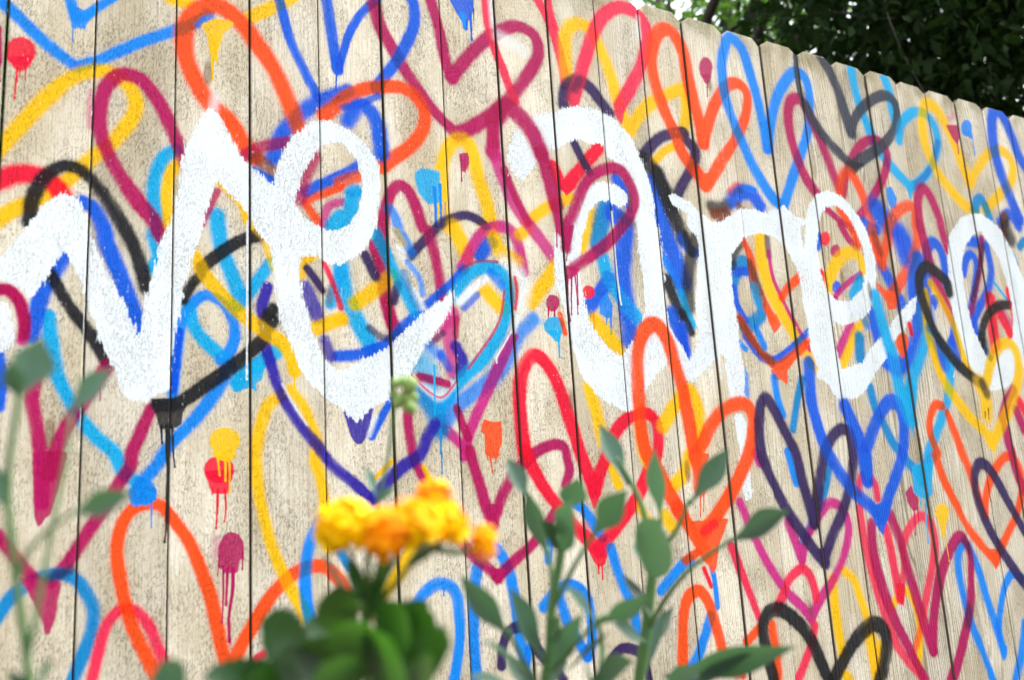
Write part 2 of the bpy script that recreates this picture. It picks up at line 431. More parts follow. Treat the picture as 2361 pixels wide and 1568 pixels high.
sM 14 0.4 0.9 862,883 857,920
sI 27 0.35 1 856,942 871,971 863,993
sK 33 0.4 0.9 1052,868 1013,906 984,956 945,1001 898,1034 853,1066 824,1099
sN 25 0.3 1 998,910 965,966 937,1014 907,1067 880,1118 864,1162 864,1168
sN 24 0.3 1 824,1114 849,1137 871,1160
sM 20 0.3 1 852,1072 864,1104 876,1130
sC 53 0.6 0.8 778,983 789,1021
sC 26 0.35 1 685,716 706,756 724,797 745,838 766,878 778,896
sW 16 0.9 0.7 736,747 754,775 773,795
sW 14 0.9 0.7 765,833 783,865
sW 32 0.9 0.75 987,747 1019,766 1031,801 1021,838
sG 22 0.9 0.5 1010,793 1000,827
sM 8 0.4 0.9 886,771 922,751 969,747
sC 29 0.35 1 858,833 884,796 917,770 953,762 982,773 992,805 992,840 974,893 946,933 916,969 883,995 852,1024 827,1052 813,1073
sR 9 0.4 0.9 1011,777 1014,809 1007,849
sR 6 0.4 0.8 983,809 972,861 952,901 914,950 884,986
sB 16 0.4 0.8 881,856 914,825
sW 16 0.6 0.9 871,845 908,810 937,788
sW 4 0.3 0.9 995,898 975,928 955,957 953,970
sW 13 0.7 0.8 1012,865 999,898
sT 45 0.45 1 766,1036 790,1062 808,1094 811,1114
sC 25 0.35 1 813,1073 837,1048
sW 16 0.8 0.7 757,1013 795,1041 814,1049 845,1021
sM 19 0.3 1 770,1010 796,1014 832,1022
sR 5 0.4 0.8 751,1005 788,1038 820,1049 856,1012
dC 5 0 1 804,984 801,1085
dT 5 0 1 815,1085 810,1163
dT 4 0 1 812,1160 811,1203
sM 21 0.3 1 744,1069 741,1101 746,1144 751,1174 771,1214
sI 22 0.3 1 460,853 449,894 455,932 456,968 465,997 476,1035 497,1078 522,1115 550,1147 583,1186 634,1227 663,1252
sI 26 0.35 1 663,1252 694,1219 728,1189 764,1166 784,1129 801,1105
sW 5 0.8 0.6 487,1037 509,1077 533,1112
sY 9 0.4 1 664,1216 688,1194 707,1177
sY 11 0.4 1 772,1191 786,1220
fO 0 0.15 1 914,1091 936,1096 957,1094 956,1138 945,1161 952,1164 934,1173 918,1167 914,1162 914,1121 904,1118
dO 5 0 1 925,1161 928,1200
dO 4 0 1 918,1162 919,1175
dO 4 0 1 942,1161 936,1181
fI 0 0.15 1 607,1082 671,1075 657,1128 645,1145 633,1147 622,1132
sB 15 0.35 1 665,1131 686,1094 708,1059
sW 9 0.9 0.7 660,1128 674,1092
fM 0 0.2 1 1123,826 1122,832 1119,838 1114,842 1109,846 1103,847 1097,847 1093,844 1089,840 1087,835 1086,829 1088,823 1091,817 1095,812 1101,809 1106,807 1112,808 1117,810 1121,814 1123,819
dM 5 0 1 1093,838 1090,865
dM 5 0 1 1109,837 1103,906
fC 0 0.2 1 1131,878 1129,885 1125,892 1119,897 1111,901 1102,902 1094,902 1087,899 1082,895 1078,889 1077,882 1079,875 1084,869 1090,863 1098,859 1106,858 1114,858 1122,861 1127,865 1131,871
fC 0 0.2 1 1084,891 1127,888 1117,912 1105,916
dC 6 0 1 1114,902 1113,950
sC 14 0.7 0.4 1052,871 1082,875
sO 13 0.4 1 1122,852 1132,894
sX 26 0.25 1 339,827 381,788 414,765 447,752
sX 20 0.35 1 337,841 321,861 306,892
sX 26 0.25 1 265,1085 299,1079 341,1049 387,1015 424,983 452,954
sX 23 0.4 1 457,915 471,894
sX 23 0.4 1 463,929 471,917
fX 0 0.15 1 252,1073 291,1072 316,1081 307,1099 306,1117 292,1125 268,1126 263,1106
dX 5 0 1 271,1121 273,1151
dX 4 0 1 279,1120 280,1160
dX 8 0 1 282,1120 282,1167 284,1192 283,1241 283,1283
dX 4 0 1 282,1266 282,1295 280,1318
dX 4 0 1 291,1120 293,1165 296,1191
sY 28 0.2 1 326,809 342,837 366,865 398,898 430,923 460,943 485,958 504,981 511,1011
dY 6 0 1 510,998 510,1044
dY 4 0 1 504,992 504,1015
sY 19 0.4 1 362,647 392,674 414,697 422,725
sY 16 0.4 0.9 436,739 455,759 464,790 472,815
sY 18 0.35 1 535,791 550,783
sM 16 0.4 0.9 365,675 351,709 338,741
sY 18 0.4 0.9 532,797 527,826
sV 18 0.35 1 538,808 569,848
sI 29 0.4 0.9 534,846 557,901
sY 28 0.25 1 545,931 574,917 607,900
sC 25 0.35 1 609,803 587,873
sI 25 0.45 0.9 573,949 584,979
sP 13 0.4 1 576,792 593,834 608,880
sY 33 0.3 1 1186,1012 1200,1070 1210,1131
sY 25 0.35 1 1225,1178 1243,1228
sK 23 0.3 1 1117,1261 1149,1283 1169,1311 1189,1339
sK 20 0.3 1 1057,1329 1049,1381
sM 27 0.3 1 922,1305 908,1267 897,1226 883,1179 878,1156
sM 25 0.3 1 922,1305 946,1253 970,1215 1000,1185 1034,1160 1056,1149 1087,1141 1108,1148 1115,1175 1117,1197 1105,1228
fM 0 0.2 1 903,1264 942,1264 934,1290 921,1316 910,1293
sK 25 0.3 1 868,1597 866,1527 870,1459 876,1410 891,1374 926,1353 951,1391 961,1434 967,1480 971,1536 979,1572
sK 19 0.3 1 994,1549 981,1586 986,1611
sM 24 0.3 1 833,1322 869,1360 901,1386 928,1409
sM 25 0.3 1 928,1409 969,1378 1009,1351 1051,1311 1075,1282
fM 0 0.2 1 904,1392 950,1394 935,1416 923,1422 914,1412
sK 23 0.25 1 740,1459 761,1431 790,1415 815,1419 831,1438 834,1471 833,1524 818,1594
dK 4 0 1 804,1422 803,1437
sR 34 0.25 1 1009,1161 1005,1110 1004,1048 1012,995 1029,962 1052,948 1078,966 1101,1006 1117,1050 1134,1107 1149,1160 1164,1200 1178,1237
sR 31 0.25 1 1009,1155 1031,1200 1060,1245 1093,1282 1127,1322 1158,1350 1179,1369
sR 31 0.25 1 1178,1240 1199,1197 1221,1159 1238,1124 1265,1094 1300,1074 1338,1066 1362,1079 1371,1108 1363,1158 1341,1184 1316,1223 1292,1257 1265,1285 1230,1319 1184,1357
fR 0 0.2 1 1159,1212 1198,1209 1194,1247 1174,1284 1163,1253
fR 0 0.15 1 1146,1353 1215,1352 1201,1373 1191,1397 1172,1402 1159,1383
dR 5 0 1 1174,1396 1173,1414
dR 5 0 1 1183,1396 1182,1426
sP 19 0.7 0.5 1146,1313 1159,1338
sY 23 0.3 1 1298,1277 1326,1315
sY 31 0.3 1 1318,1100 1324,1158 1334,1177
sY 35 0.3 1 1384,1320 1370,1300
sY 34 0.3 1 1403,1230 1432,1210 1442,1190 1455,1163
sY 36 0.3 1 1386,1095 1421,1053 1456,1018 1483,1010 1500,1051 1498,1099 1486,1156
sK 25 0.3 1 1210,1364 1221,1407 1236,1447 1255,1488 1261,1542
sK 25 0.3 1 1031,1473 1058,1449 1091,1433 1120,1441 1140,1465 1145,1507 1143,1550 1129,1580
sK 25 0.3 1 1071,1455 1085,1505 1107,1544 1129,1577
sK 25 0.3 1 1338,1459 1375,1430 1407,1407 1433,1398
sV 23 0.25 1 925,1578 929,1546 944,1517 970,1508 993,1518 1011,1556 1046,1595 1068,1619
sV 22 0.25 1 1187,1591 1216,1571 1250,1576 1275,1596 1283,1641
sN 27 0.3 1 1597,1272 1635,1360 1668,1419 1707,1471 1754,1511 1792,1544
sN 29 0.3 1 1667,1155 1678,1176
sP 24 0.3 1 1558,1371 1578,1431 1598,1484 1617,1534
sR 13 0.3 1 1469,1419 1485,1458
sK 16 0.25 1 1493,1420 1497,1453 1497,1504
sK 27 0.3 1 1474,1524 1449,1569 1423,1610 1390,1637
sY 32 0.3 1 1883,1464 1879,1508 1878,1570 1884,1645
sY 29 0.3 1 1923,1445 1955,1467 1969,1503 1987,1561
sY 39 0.3 1 1988,1596 1993,1648 1996,1713
sY 27 0.35 1 2023,1633 1994,1696
sY 33 0.3 1 1885,1692 1894,1702
sK 26 0.3 1 1783,1150 1791,1189 1799,1225
sT 26 0.3 1 1925,1182 1899,1233 1872,1283
sK 20 0.4 0.8 1830,1328 1811,1352 1786,1379
sN 27 0.3 1 1792,1547 1845,1499 1895,1454 1936,1403 1962,1350 1959,1310 1937,1284 1901,1280 1865,1305 1828,1342
sN 31 0.3 1 1756,1323 1773,1372 1786,1410
sN 19 0.35 1 1827,1346 1795,1387 1783,1428
fN 0 0.25 1 1768,1372 1816,1381 1794,1421 1782,1434
fN 0 0.25 1 1765,1532 1831,1522 1810,1555 1792,1574
sP 27 0.3 1 1680,1519 1710,1485 1739,1453 1782,1434 1808,1453 1819,1491 1819,1505
sP 24 0.3 1 1803,1568 1785,1610 1754,1650 1723,1689
sO 23 0.35 1 1573,1586 1613,1560
sO 30 0.35 1 1656,1557 1659,1625 1658,1670
sP 26 0.5 0.8 1548,1637 1537,1651
sO 18 0.4 1 1549,1628 1553,1659
sP 27 0.35 1 2017,1252 2028,1223 2056,1208 2084,1234 2086,1268
sK 32 0.3 1 2456,1767 2427,1686 2395,1616 2380,1551 2373,1493 2376,1444 2390,1410 2406,1399
sK 32 0.3 1 2439,1408 2465,1467 2483,1546 2503,1617 2520,1687
sK 26 0.3 1 2518,1694 2515,1633 2542,1569 2577,1516 2619,1487 2655,1505
sK 32 0.3 1 2637,1627 2597,1709 2553,1769
fK 0 0.3 1 2507,1663 2542,1677 2527,1710 2509,1716
sY 23 0.35 1 2081,1542 2140,1506 2170,1526 2183,1571 2181,1618 2159,1698
sP 29 0.35 0.95 2014,1293 2014,1359 2023,1424 2036,1493 2056,1559 2079,1627 2118,1680 2165,1723
sP 30 0.3 1 2119,1523 2114,1469 2110,1406 2103,1347
sP 28 0.35 0.95 2119,1523 2152,1452 2161,1397 2198,1350 2246,1320 2280,1329 2294,1375 2281,1428 2247,1494 2208,1562
fR 0 0.2 1 2110,1487 2149,1489 2128,1546 2112,1530
sO 24 0.5 0.8 2206,1573 2177,1621 2145,1661
sM 34 0.25 1 2050,1334 2043,1382 2047,1444 2065,1513 2090,1579 2126,1646 2159,1702 2179,1735
sM 37 0.25 1 2226,1661 2205,1598 2184,1513 2164,1423 2148,1363 2127,1314
sM 35 0.25 1 2226,1661 2239,1604 2268,1533 2302,1467 2345,1416 2391,1380 2421,1387 2437,1427 2424,1489 2394,1571 2351,1643 2303,1712 2276,1745
fM 0 0.2 1 2212,1595 2251,1605 2236,1655 2223,1677 2210,1653
sV 26 0.5 0.6 2421,1387 2437,1415
sV 31 0.5 0.6 2394,1571 2378,1607
sC 33 0.3 1 2347,1148 2317,1173 2281,1220
fC 0 0.2 1 2248,1181 2334,1176 2316,1228 2312,1259 2287,1275 2258,1267 2237,1255
dC 8 0 1 2290,1259 2276,1317 2269,1390
dC 5 0 1 2269,1259 2258,1297
fM 0 0.2 1 2204,1254 2236,1233 2237,1255 2257,1270 2247,1301 2226,1305 2207,1281
dM 6 0 1 2230,1297 2222,1367
dM 5 0 1 2247,1293 2244,1328
fY 0 0.25 1 2371,1309 2368,1316 2362,1323 2354,1327 2344,1330 2335,1331 2325,1330 2318,1327 2312,1321 2309,1315 2309,1308 2313,1301 2318,1295 2326,1290 2336,1287 2346,1286 2355,1287 2363,1291 2368,1296 2371,1302
fY 0 0.2 1 2313,1318 2366,1319 2345,1354 2327,1388 2322,1357
dY 4 0 1 2337,1369 2338,1400 2339,1442
dY 5 0 1 2627,1142 2617,1171
sO 29 0.3 1 2360,1148 2343,1101 2347,1056 2379,1014 2411,1013
sO 32 0.3 1 2348,1156 2368,1220 2403,1284 2444,1349 2495,1402 2549,1450
sO 35 0.3 1 2434,1037 2457,1091 2476,1147 2493,1184 2510,1245 2534,1319
sO 30 0.3 1 2534,1319 2560,1258 2600,1209 2653,1167 2692,1154 2723,1171 2736,1213 2723,1268 2677,1330 2612,1390 2552,1448
fO 0 0.25 1 2525,1415 2584,1417 2567,1456 2545,1475
fO 0 0.25 1 2520,1282 2563,1283 2543,1323 2530,1331
sM 34 0.3 1 2701,1069 2702,1116 2710,1141 2715,1196 2740,1260
sM 36 0.3 1 2695,1039 2732,985 2770,952
sR 38 0.35 1 2789,987 2810,1018
sM 40 0.35 1 2767,1015 2788,1071
sV 35 0.25 1 2710,1374 2679,1326 2645,1271 2612,1217 2580,1182 2548,1176 2523,1196 2511,1229 2513,1282 2537,1343 2579,1413 2629,1475 2671,1522
sO 30 0.25 1 1380,1615 1395,1519 1414,1479 1446,1466 1469,1486 1481,1522 1492,1566 1500,1604
sK 16 0.4 1 1401,1644 1416,1628
sV 16 0.5 0.8 667,916 691,932 707,934
sK 14 0.6 0.8 754,772 779,804 784,837
sT 17 0.5 0.7 744,795 755,828 770,860
sK 22 0.5 0.9 953,773 976,797
sN 19 0.6 0.8 807,927 828,904 849,887
sV 13 0.6 0.7 796,943 827,916
sK 24 0.7 0.8 793,946 818,962
sB 20 0.5 0.8 821,962 837,988
sB 50 0.5 0.9 2327,515 2331,554 2343,588
sD 28 0.5 0.8 2231,527 2245,577
sT 37 0.4 1 2382,727 2369,784
sT 35 0.4 0.9 2440,813 2474,863
sB 40 0.4 1 2548,753 2518,817
sR 33 0.4 0.9 2841,688 2840,730
sC 28 0.4 0.9 1732,730 1741,767
sM 17 0.4 0.9 1992,761 2031,733
sK 30 0.4 0.9 2125,749 2139,798
wW 0 0 1 0,856 29,817 53,771 74,739 99,718 125,726 142,769 163,825 188,874 211,917 233,969 239,896 251,855 264,786 284,739 295,670 298,619 318,569 337,518 356,506 372,523 389,556 405,588 425,612 448,627 473,653 479,607 500,558 521,530 542,507 570,491 598,485 616,496 635,499 672,527 691,550 700,571 700,605 697,650 687,704 679,723 659,759 640,773 609,793 591,793 573,785 547,782 526,787 522,821 528,855 539,897 550,942 564,972 578,991 605,1007 650,981 706,952 736,920 779,880 827,846 857,818 865,833 853,862 821,905 779,953 755,999 732,1020 709,1039 705,1059 662,1075 634,1109 608,1082 565,1056 537,1032 518,1000 502,956 482,916 477,874 472,818 467,775 444,749 430,731 425,714 414,701 392,681 381,669 363,654 351,699 339,749 331,783 319,834 309,868 302,906 295,944 288,997 283,1066 267,1062 243,1080 219,1079 205,1065 195,1033 175,996 155,942 134,880 119,843 105,826 82,870 59,915 39,897 2,883
hW 0 0 1 556,573 575,542 616,531 633,547 649,566 657,593 658,640 646,676 630,703 611,717 593,723 560,718 533,704 519,685 519,661 532,614
wW 0 0 1 -1,918 23,923 33,951 40,988 29,1000 4,1014
wW 0 0 1 1085,386 1126,363 1133,427 1125,483 1093,481 1065,443
wW 0 0 1 1043,419 1072,456 1095,488 1066,527 1045,552 1020,531 1008,496 1022,458
wW 0 0 1 1105,379 1159,355 1211,334 1270,331 1321,342 1354,368 1378,390 1391,430 1409,472 1422,519 1425,607 1434,605 1435,679 1435,751 1433,805 1438,858 1471,902 1484,936 1522,888 1524,816 1528,772 1540,715 1553,665 1556,627 1527,593 1527,561 1487,544 1467,520 1491,513 1518,520 1545,528 1571,551 1597,570 1631,570 1663,550 1713,519 1765,512 1801,519 1846,500 1875,488 1904,509 1952,519 1971,474 2012,435 2055,418 2112,428 2154,457 2184,487 2205,530 2218,589 2214,653 2199,710 2158,763 2099,792 2039,809 2008,796 1999,840 2011,894 2016,929 2100,905 2137,867 2213,817 2273,762 2341,709 2377,693 2352,747 2295,802 2215,862 2211,883 2124,956 2102,980 2058,1004 2000,1012 1970,997 1958,971 1913,954 1925,930 1907,881 1909,823 1901,777 1901,717 1897,678 1882,640 1856,603 1827,582 1776,577 1711,600 1661,653 1652,700 1652,768 1656,842 1652,897 1659,952 1653,1024 1600,1026 1598,973 1596,908 1556,939 1520,966 1490,989 1460,983 1440,928 1392,966 1353,1008 1318,1057 1284,1068 1237,1049 1203,1031 1182,1009 1161,978 1150,929 1139,881 1135,835 1117,796 1115,749 1119,698 1127,645 1151,643 1176,591 1200,553 1235,529 1270,515 1312,517 1341,531 1345,557 1315,575 1286,561 1247,571 1220,603 1213,634 1202,657 1188,707 1182,742 1187,783 1194,836 1207,869 1228,901 1258,929 1285,938 1305,913 1328,894 1354,851 1366,815 1369,751 1360,680 1365,614 1353,585 1360,517 1342,476 1318,461 1289,447 1279,419 1244,426 1211,420 1177,434 1138,462 1117,427
hW 0 0 1 2018,493 2039,473 2082,458 2120,479 2143,514 2152,524 2173,573 2172,637 2146,690 2081,737 2030,737 2001,712 1987,665 1983,596 2000,531
hW 0 0 1 1927,549 1950,530 1941,564 1930,614
wW 0 0 1 2607,458 2653,415 2709,395 2761,390 2809,408 2848,430 2897,502 2912,558 2933,604 2851,890 2814,847 2787,916 2734,949 2667,961 2609,942 2592,904 2546,841 2540,758 2535,665 2557,550 2581,478
hW 0 0 1 2739,449 2779,492 2813,530 2831,600 2839,679 2828,745 2808,792 2741,819 2684,872 2672,864 2643,813 2622,761 2614,707 2612,635 2622,566 2650,512 2697,468
wW 0 0 1 1604,1065 1634,1057 1648,1085 1637,1131 1642,1224 1636,1262 1616,1272 1611,1241 1605,1190 1614,1155
dW 5 0 1 423,726 422,851 421,1031
dW 3 0 0.9 142,759 141,879 142,1031
dW 3 0 0.9 142,1094 142,1169 143,1296
dW 6 0 1 1291,588 1290,695 1293,783 1296,814
dW 5 0 1 1578,920 1580,977
dW 4 0 1 1554,940 1549,988
dW 7 0 1 2007,1004 2011,1046
sW 27 0.9 0.55 1008,199 1043,210 1073,221
sW 25 0.9 0.6 1719,580 1748,556
sW 13 0.9 0.6 991,112 994,177
sW 12 0.9 0.6 1429,44 1428,101
sW 17 0.9 0.6 358,506 362,485
sN 17 0.4 1 7,902 24,903 40,919 47,943 50,967 47,985
sM 18 0.3 1 7,902 24,900 40,919 49,948 49,977
sM 47 0.3 1 987,401 1016,376 1053,392 1082,426 1102,472
sM 41 0.25 1 1102,472 1114,513 1123,554 1132,594
sM 29 0.3 1 1132,594 1139,645 1146,657
sM 29 0.3 1 1151,694 1159,641 1178,609 1203,556 1236,511 1290,479 1329,478 1352,504 1364,543 1348,585 1318,621 1299,641 1258,678 1209,712 1167,740
sV 26 0.7 0.5 1317,597 1346,607
fM 0 0.15 1 1144,640 1180,635 1168,675 1153,711 1146,685
fM 0 0.2 1 1141,736 1167,737 1187,738 1173,757 1156,769 1141,763
dM 5 0 1 1131,624 1127,694
dM 4 0 1 1155,694 1150,725
dM 5 0 1 1150,759 1146,820 1148,865
dM 5 0 1 1161,755 1156,806 1153,850
dM 4 0 1 1170,754 1171,801 1170,848
dM 4 0 1 1147,780 1142,847
dM 4 0 1 1176,753 1173,825
sR 15 0.4 1 1321,1067 1362,1075
sO 38 0.25 1 1421,1298 1381,1239 1361,1197 1332,1158 1322,1103 1323,1037 1326,969 1333,921 1351,879 1379,856 1404,861 1427,894 1442,949 1458,1004 1462,1038 1468,1093 1473,1157 1478,1187 1480,1237
sO 37 0.25 1 1476,1164 1508,1126 1536,1088 1578,1052 1627,1034 1660,1042 1672,1074 1660,1117 1643,1155 1630,1176 1595,1224 1556,1268 1515,1307 1475,1342
fO 0 0.2 1 1455,1157 1522,1156 1503,1197 1484,1240 1475,1207
dO 5 0 1 1482,1240 1474,1301
dO 4 0 1 1493,1237 1484,1290
sO 36 0.25 1 1405,1282 1431,1315 1456,1351 1482,1388
fO 0 0.2 1 1436,1312 1560,1308 1537,1344 1520,1370 1506,1421 1493,1433 1483,1413 1453,1380
sR 22 0.5 0.8 1480,1336 1514,1317
sO 21 0.3 1 1452,1383 1416,1398
sV 35 0.3 1 1864,1424 1834,1392 1801,1352 1764,1306 1737,1263 1714,1221 1692,1176 1686,1155 1688,1095 1701,1041 1722,1018 1740,1027 1764,1068 1791,1118 1810,1153 1820,1215 1831,1268 1844,1325
sV 35 0.3 1 1844,1325 1871,1244 1890,1197 1909,1152 1916,1142 1949,1108 1985,1089 2012,1096 2019,1126 2017,1152 2013,1174 1992,1226 1966,1274 1936,1317 1903,1355 1868,1404
fV 0 0.2 1 1833,1272 1869,1272 1860,1308 1842,1336 1836,1311
fV 0 0.2 1 1840,1388 1892,1387 1871,1418 1860,1443
sB 42 0.25 1 1895,921 1889,970 1886,1016 1893,1064 1909,1120 1933,1167 1971,1219 2008,1256 2051,1286 2090,1317
sB 46 0.25 1 2054,1219 2057,1162 2047,1114 2028,1068 2008,1027
sB 42 0.25 1 2059,1223 2065,1151 2086,1117 2117,1074 2162,1028 2196,1009 2229,1019 2239,1059 2229,1115 2210,1161 2175,1212 2137,1257 2090,1317
fB 0 0.2 1 2037,1151 2087,1151 2079,1208 2058,1232 2046,1204
fB 0 0.2 1 2050,1290 2139,1273 2125,1310 2102,1339 2088,1367 2064,1335
sC 48 0.3 1 2196,710 2208,780 2221,833 2235,881 2240,942 2249,1011 2269,1058
sC 45 0.3 1 2396,804 2348,874 2302,939 2274,1010
fC 0 0.2 1 2242,962 2316,959 2296,1021 2281,1062 2257,1059
dC 6 0 1 2279,1042 2273,1102
fO 0 0.25 1 2307,835 2304,843 2299,851 2292,857 2284,861 2276,863 2268,862 2262,859 2258,854 2256,846 2257,838 2260,830 2265,823 2271,817 2279,812 2287,811 2295,811 2301,814 2305,820 2307,827
fO 0 0.2 1 2258,847 2302,844 2285,878 2271,885
sR 21 0.3 1 2321,784 2325,809
sY 38 0.3 1 2418,685 2401,786 2413,871 2437,933 2478,982 2536,1039 2605,1088 2625,1117
sY 28 0.4 1 2453,647 2493,700 2527,755 2538,793 2558,875 2577,909
sT 31 0.4 0.9 2407,786 2441,809
sX 38 0.3 1 2535,665 2529,635 2482,606 2437,599 2401,630 2393,679 2406,734 2432,792 2478,845 2539,898 2623,941
sY 40 0.3 1 2626,1113 2692,1052 2764,975 2810,901 2817,837 2789,807 2734,820 2685,868 2648,927
sY 56 0.4 1 2610,937 2627,980 2620,1032
fY 0 0.2 1 2581,1063 2633,1087 2679,1074 2624,1146 2597,1118
sX 35 0.5 0.8 2625,937 2637,967
dX 5 0 1 2615,1024 2612,1041
dX 5 0 1 2633,1014 2628,1045
dW 4 0 1 2491,926 2500,910
sX 37 0.25 1 1644,1684 1634,1635 1627,1590 1629,1551 1651,1527 1685,1523 1720,1538 1759,1568 1787,1603 1808,1651 1829,1696
sX 38 0.25 1 1844,1697 1882,1658 1931,1615 1979,1588 2013,1580 2042,1596 2046,1632 2023,1685 2000,1717
fX 0 0.2 1 546,255 546,255 545,256 545,257 544,257 543,258 543,258 542,258 541,257 541,257 541,256 541,255 541,254 542,253 543,253 543,253 544,252 545,253 545,253 546,254
fX 0 0.2 1 1832,259 1832,260 1831,261 1830,262 1829,263 1828,263 1826,263 1825,263 1825,262 1824,261 1824,260 1825,259 1825,258 1826,257 1828,256 1829,256 1830,256 1831,256 1832,257 1832,258
fX 0 0.2 0.9 1706,207 1706,208 1705,209 1704,210 1703,211 1701,212 1700,212 1699,211 1698,211 1698,210 1698,208 1698,207 1699,206 1700,204 1701,204 1703,203 1704,203 1705,203 1706,204 1706,205
fD 0 0.3 0.8 1344,245 1344,246 1344,247 1343,248 1342,249 1342,249 1341,249 1340,249 1340,248 1340,247 1340,246 1340,245 1340,244 1341,243 1342,243 1342,243 1343,243 1344,243 1344,243 1344,244
fD 0 0.3 0.8 1265,253 1265,254 1264,255 1264,255 1263,256 1262,256 1262,256 1261,256 1261,255 1260,255 1260,254 1261,253 1261,252 1262,251 1262,250 1263,250 1264,250 1264,250 1265,251 1265,252
sQ 3 0.6 0.28 949,356 964,355 963,371 950,376 947,362
sQ 3 0.6 0.28 815,532 829,528 828,539 816,543 813,535
sQ 2 0.6 0.28 843,1185 857,1178 869,1188 865,1200 852,1201 846,1191
sQ 2 0.6 0.28 1370,1004 1393,997 1399,1013 1380,1031 1369,1018
sQ 3 0.6 0.28 1973,104 1996,103 1999,116 1975,126 1965,117
sQ 2 0.6 0.28 1171,1332 1190,1336 1185,1345 1168,1341
sQ 1 0.6 0.28 100,924 107,943 99,949
sQ 1 0.6 0.28 117,513 129,502 141,508
"""
PAL = dict(K=(0, 140, 244), B=(0, 96, 226), C=(0, 176, 234), T=(0, 138, 204), Y=(255, 202, 6), O=(255, 84, 22), R=(246, 14, 58), P=(246, 50, 88),
           M=(184, 16, 94), N=(208, 48, 136), X=(30, 32, 38), G=(62, 68, 82), V=(56, 38, 92), I=(54, 38, 166), Q=(96, 76, 52), W=(240, 250, 252), D=(136, 66, 40))
PX0, PX1, PZ1, RES = -1150., 4700., 1850., 1.0          # painted extent in mm; mm per texel
TW, TH = int((PX1-PX0)/RES), int(PZ1/RES)
ng = np.random.default_rng(11)
def vnoise(h, w, sy, sx):
    """bilinear value noise, feature size sy x sx texels"""
    gh, gw = int(h/sy)+3, int(w/sx)+3
    g = ng.random((gh, gw), dtype=np.float32)
    yy = np.arange(h, dtype=np.float32)/sy; xx = np.arange(w, dtype=np.float32)/sx
    y0 = yy.astype(int); x0 = xx.astype(int); fy = (yy-y0)[:, None]; fx = (xx-x0)[None]
    fy = fy*fy*(3-2*fy); fx = fx*fx*(3-2*fx)
    a = g[y0][:, x0]*(1-fx)+g[y0][:, x0+1]*fx
    b = g[y0+1][:, x0]*(1-fx)+g[y0+1][:, x0+1]*fx
    return a*(1-fy)+b*fy
n_edge = vnoise(TH, TW, 26, 22)*.5+vnoise(TH, TW, 9, 7)*.5
n_grain = (vnoise(TH, TW, 11, 2.2)+vnoise(TH, TW, 5, 2))*.5
n_wide = vnoise(TH, TW, 90, 80); n_dens = vnoise(TH, TW, 120, 60)*.6+vnoise(TH, TW, 25, 10)*.4
n_fine = ng.random((TH, TW), dtype=np.float32)
n_dry = vnoise(TH, TW, 15, 2.4)*.55+vnoise(TH, TW, 5, 1.6)*.35+n_fine*.1
sm = lambda x, a, b: (lambda t: t*t*(3-2*t))(np.clip((x-a)/(b-a), 0, 1))
def box(a, r):
    k = 2*r+1
    for ax in (0, 1):
        c = np.cumsum(np.pad(a, [(r+1, r) if i == ax else (0, 0) for i in (0, 1)], mode='edge'), axis=ax, dtype=np.float64)
        a = ((c[k:]-c[:-k]) if ax == 0 else (c[:, k:]-c[:, :-k]))/k
        a = a.astype(np.float32)
    return a
def fill(P, y0, y1, x0, x1):
    """even-odd mask of a polygon over a window of texels"""
    m = np.zeros((y1-y0, x1-x0), bool); xs = np.arange(x0, x1)+.5
    for r in range(y0, y1):
        yc = r+.5; cr = []
        for (ax, ay), (bx, by) in zip(P, P[1:]+P[:1]):
            if (ay <= yc) != (by <= yc): cr.append(ax+(yc-ay)/(by-ay)*(bx-ax))
        cr.sort()
        for a, b in zip(cr[::2], cr[1::2]): m[r-y0] |= (xs >= a) & (xs < b)
    return m
rgb = np.zeros((TH, TW, 3), np.float32); alp = np.zeros((TH, TW), np.float32); gloss = np.zeros((TH, TW), np.float32)
def lay(y0, y1, x0, x1, a, col, glaze=0):
    """cover with paint; a sprayed coat is thin, so paint below tints it (glaze)"""
    a = a[..., None]; v = rgb[y0:y1, x0:x1]; q = alp[y0:y1, x0:x1]; c = np.array(col, np.float32)
    if glaze:
        under = v/np.maximum(q, 1e-3)[..., None]; g_ = glaze*np.minimum(q, 1)[..., None]
        c = c*(1-g_)+g_*np.sqrt(c*np.minimum(under, .8)/.8)*np.sqrt(np.minimum(c, under)/.8+.0)*1.0
    v *= (1-a); v += a*c
    q *= (1-a[..., 0]); q += a[..., 0]
def win(P, pad):
    P = np.array(P); x0, y0 = np.floor(P.min(0)-pad).astype(int); x1, y1 = np.ceil(P.max(0)+pad).astype(int)
    return max(y0, 0), min(y1, TH), max(x0, 0), min(x1, TW)
rows = [r.split() for r in MURAL.strip().split('\n')]
rows = [(r[0][0], r[0][1], float(r[1])/RES, float(r[2]), float(r[3]), [((float(a)-PX0)/RES, float(b)/RES) for a, b in (q.split(',') for q in r[4:])]) for r in rows]
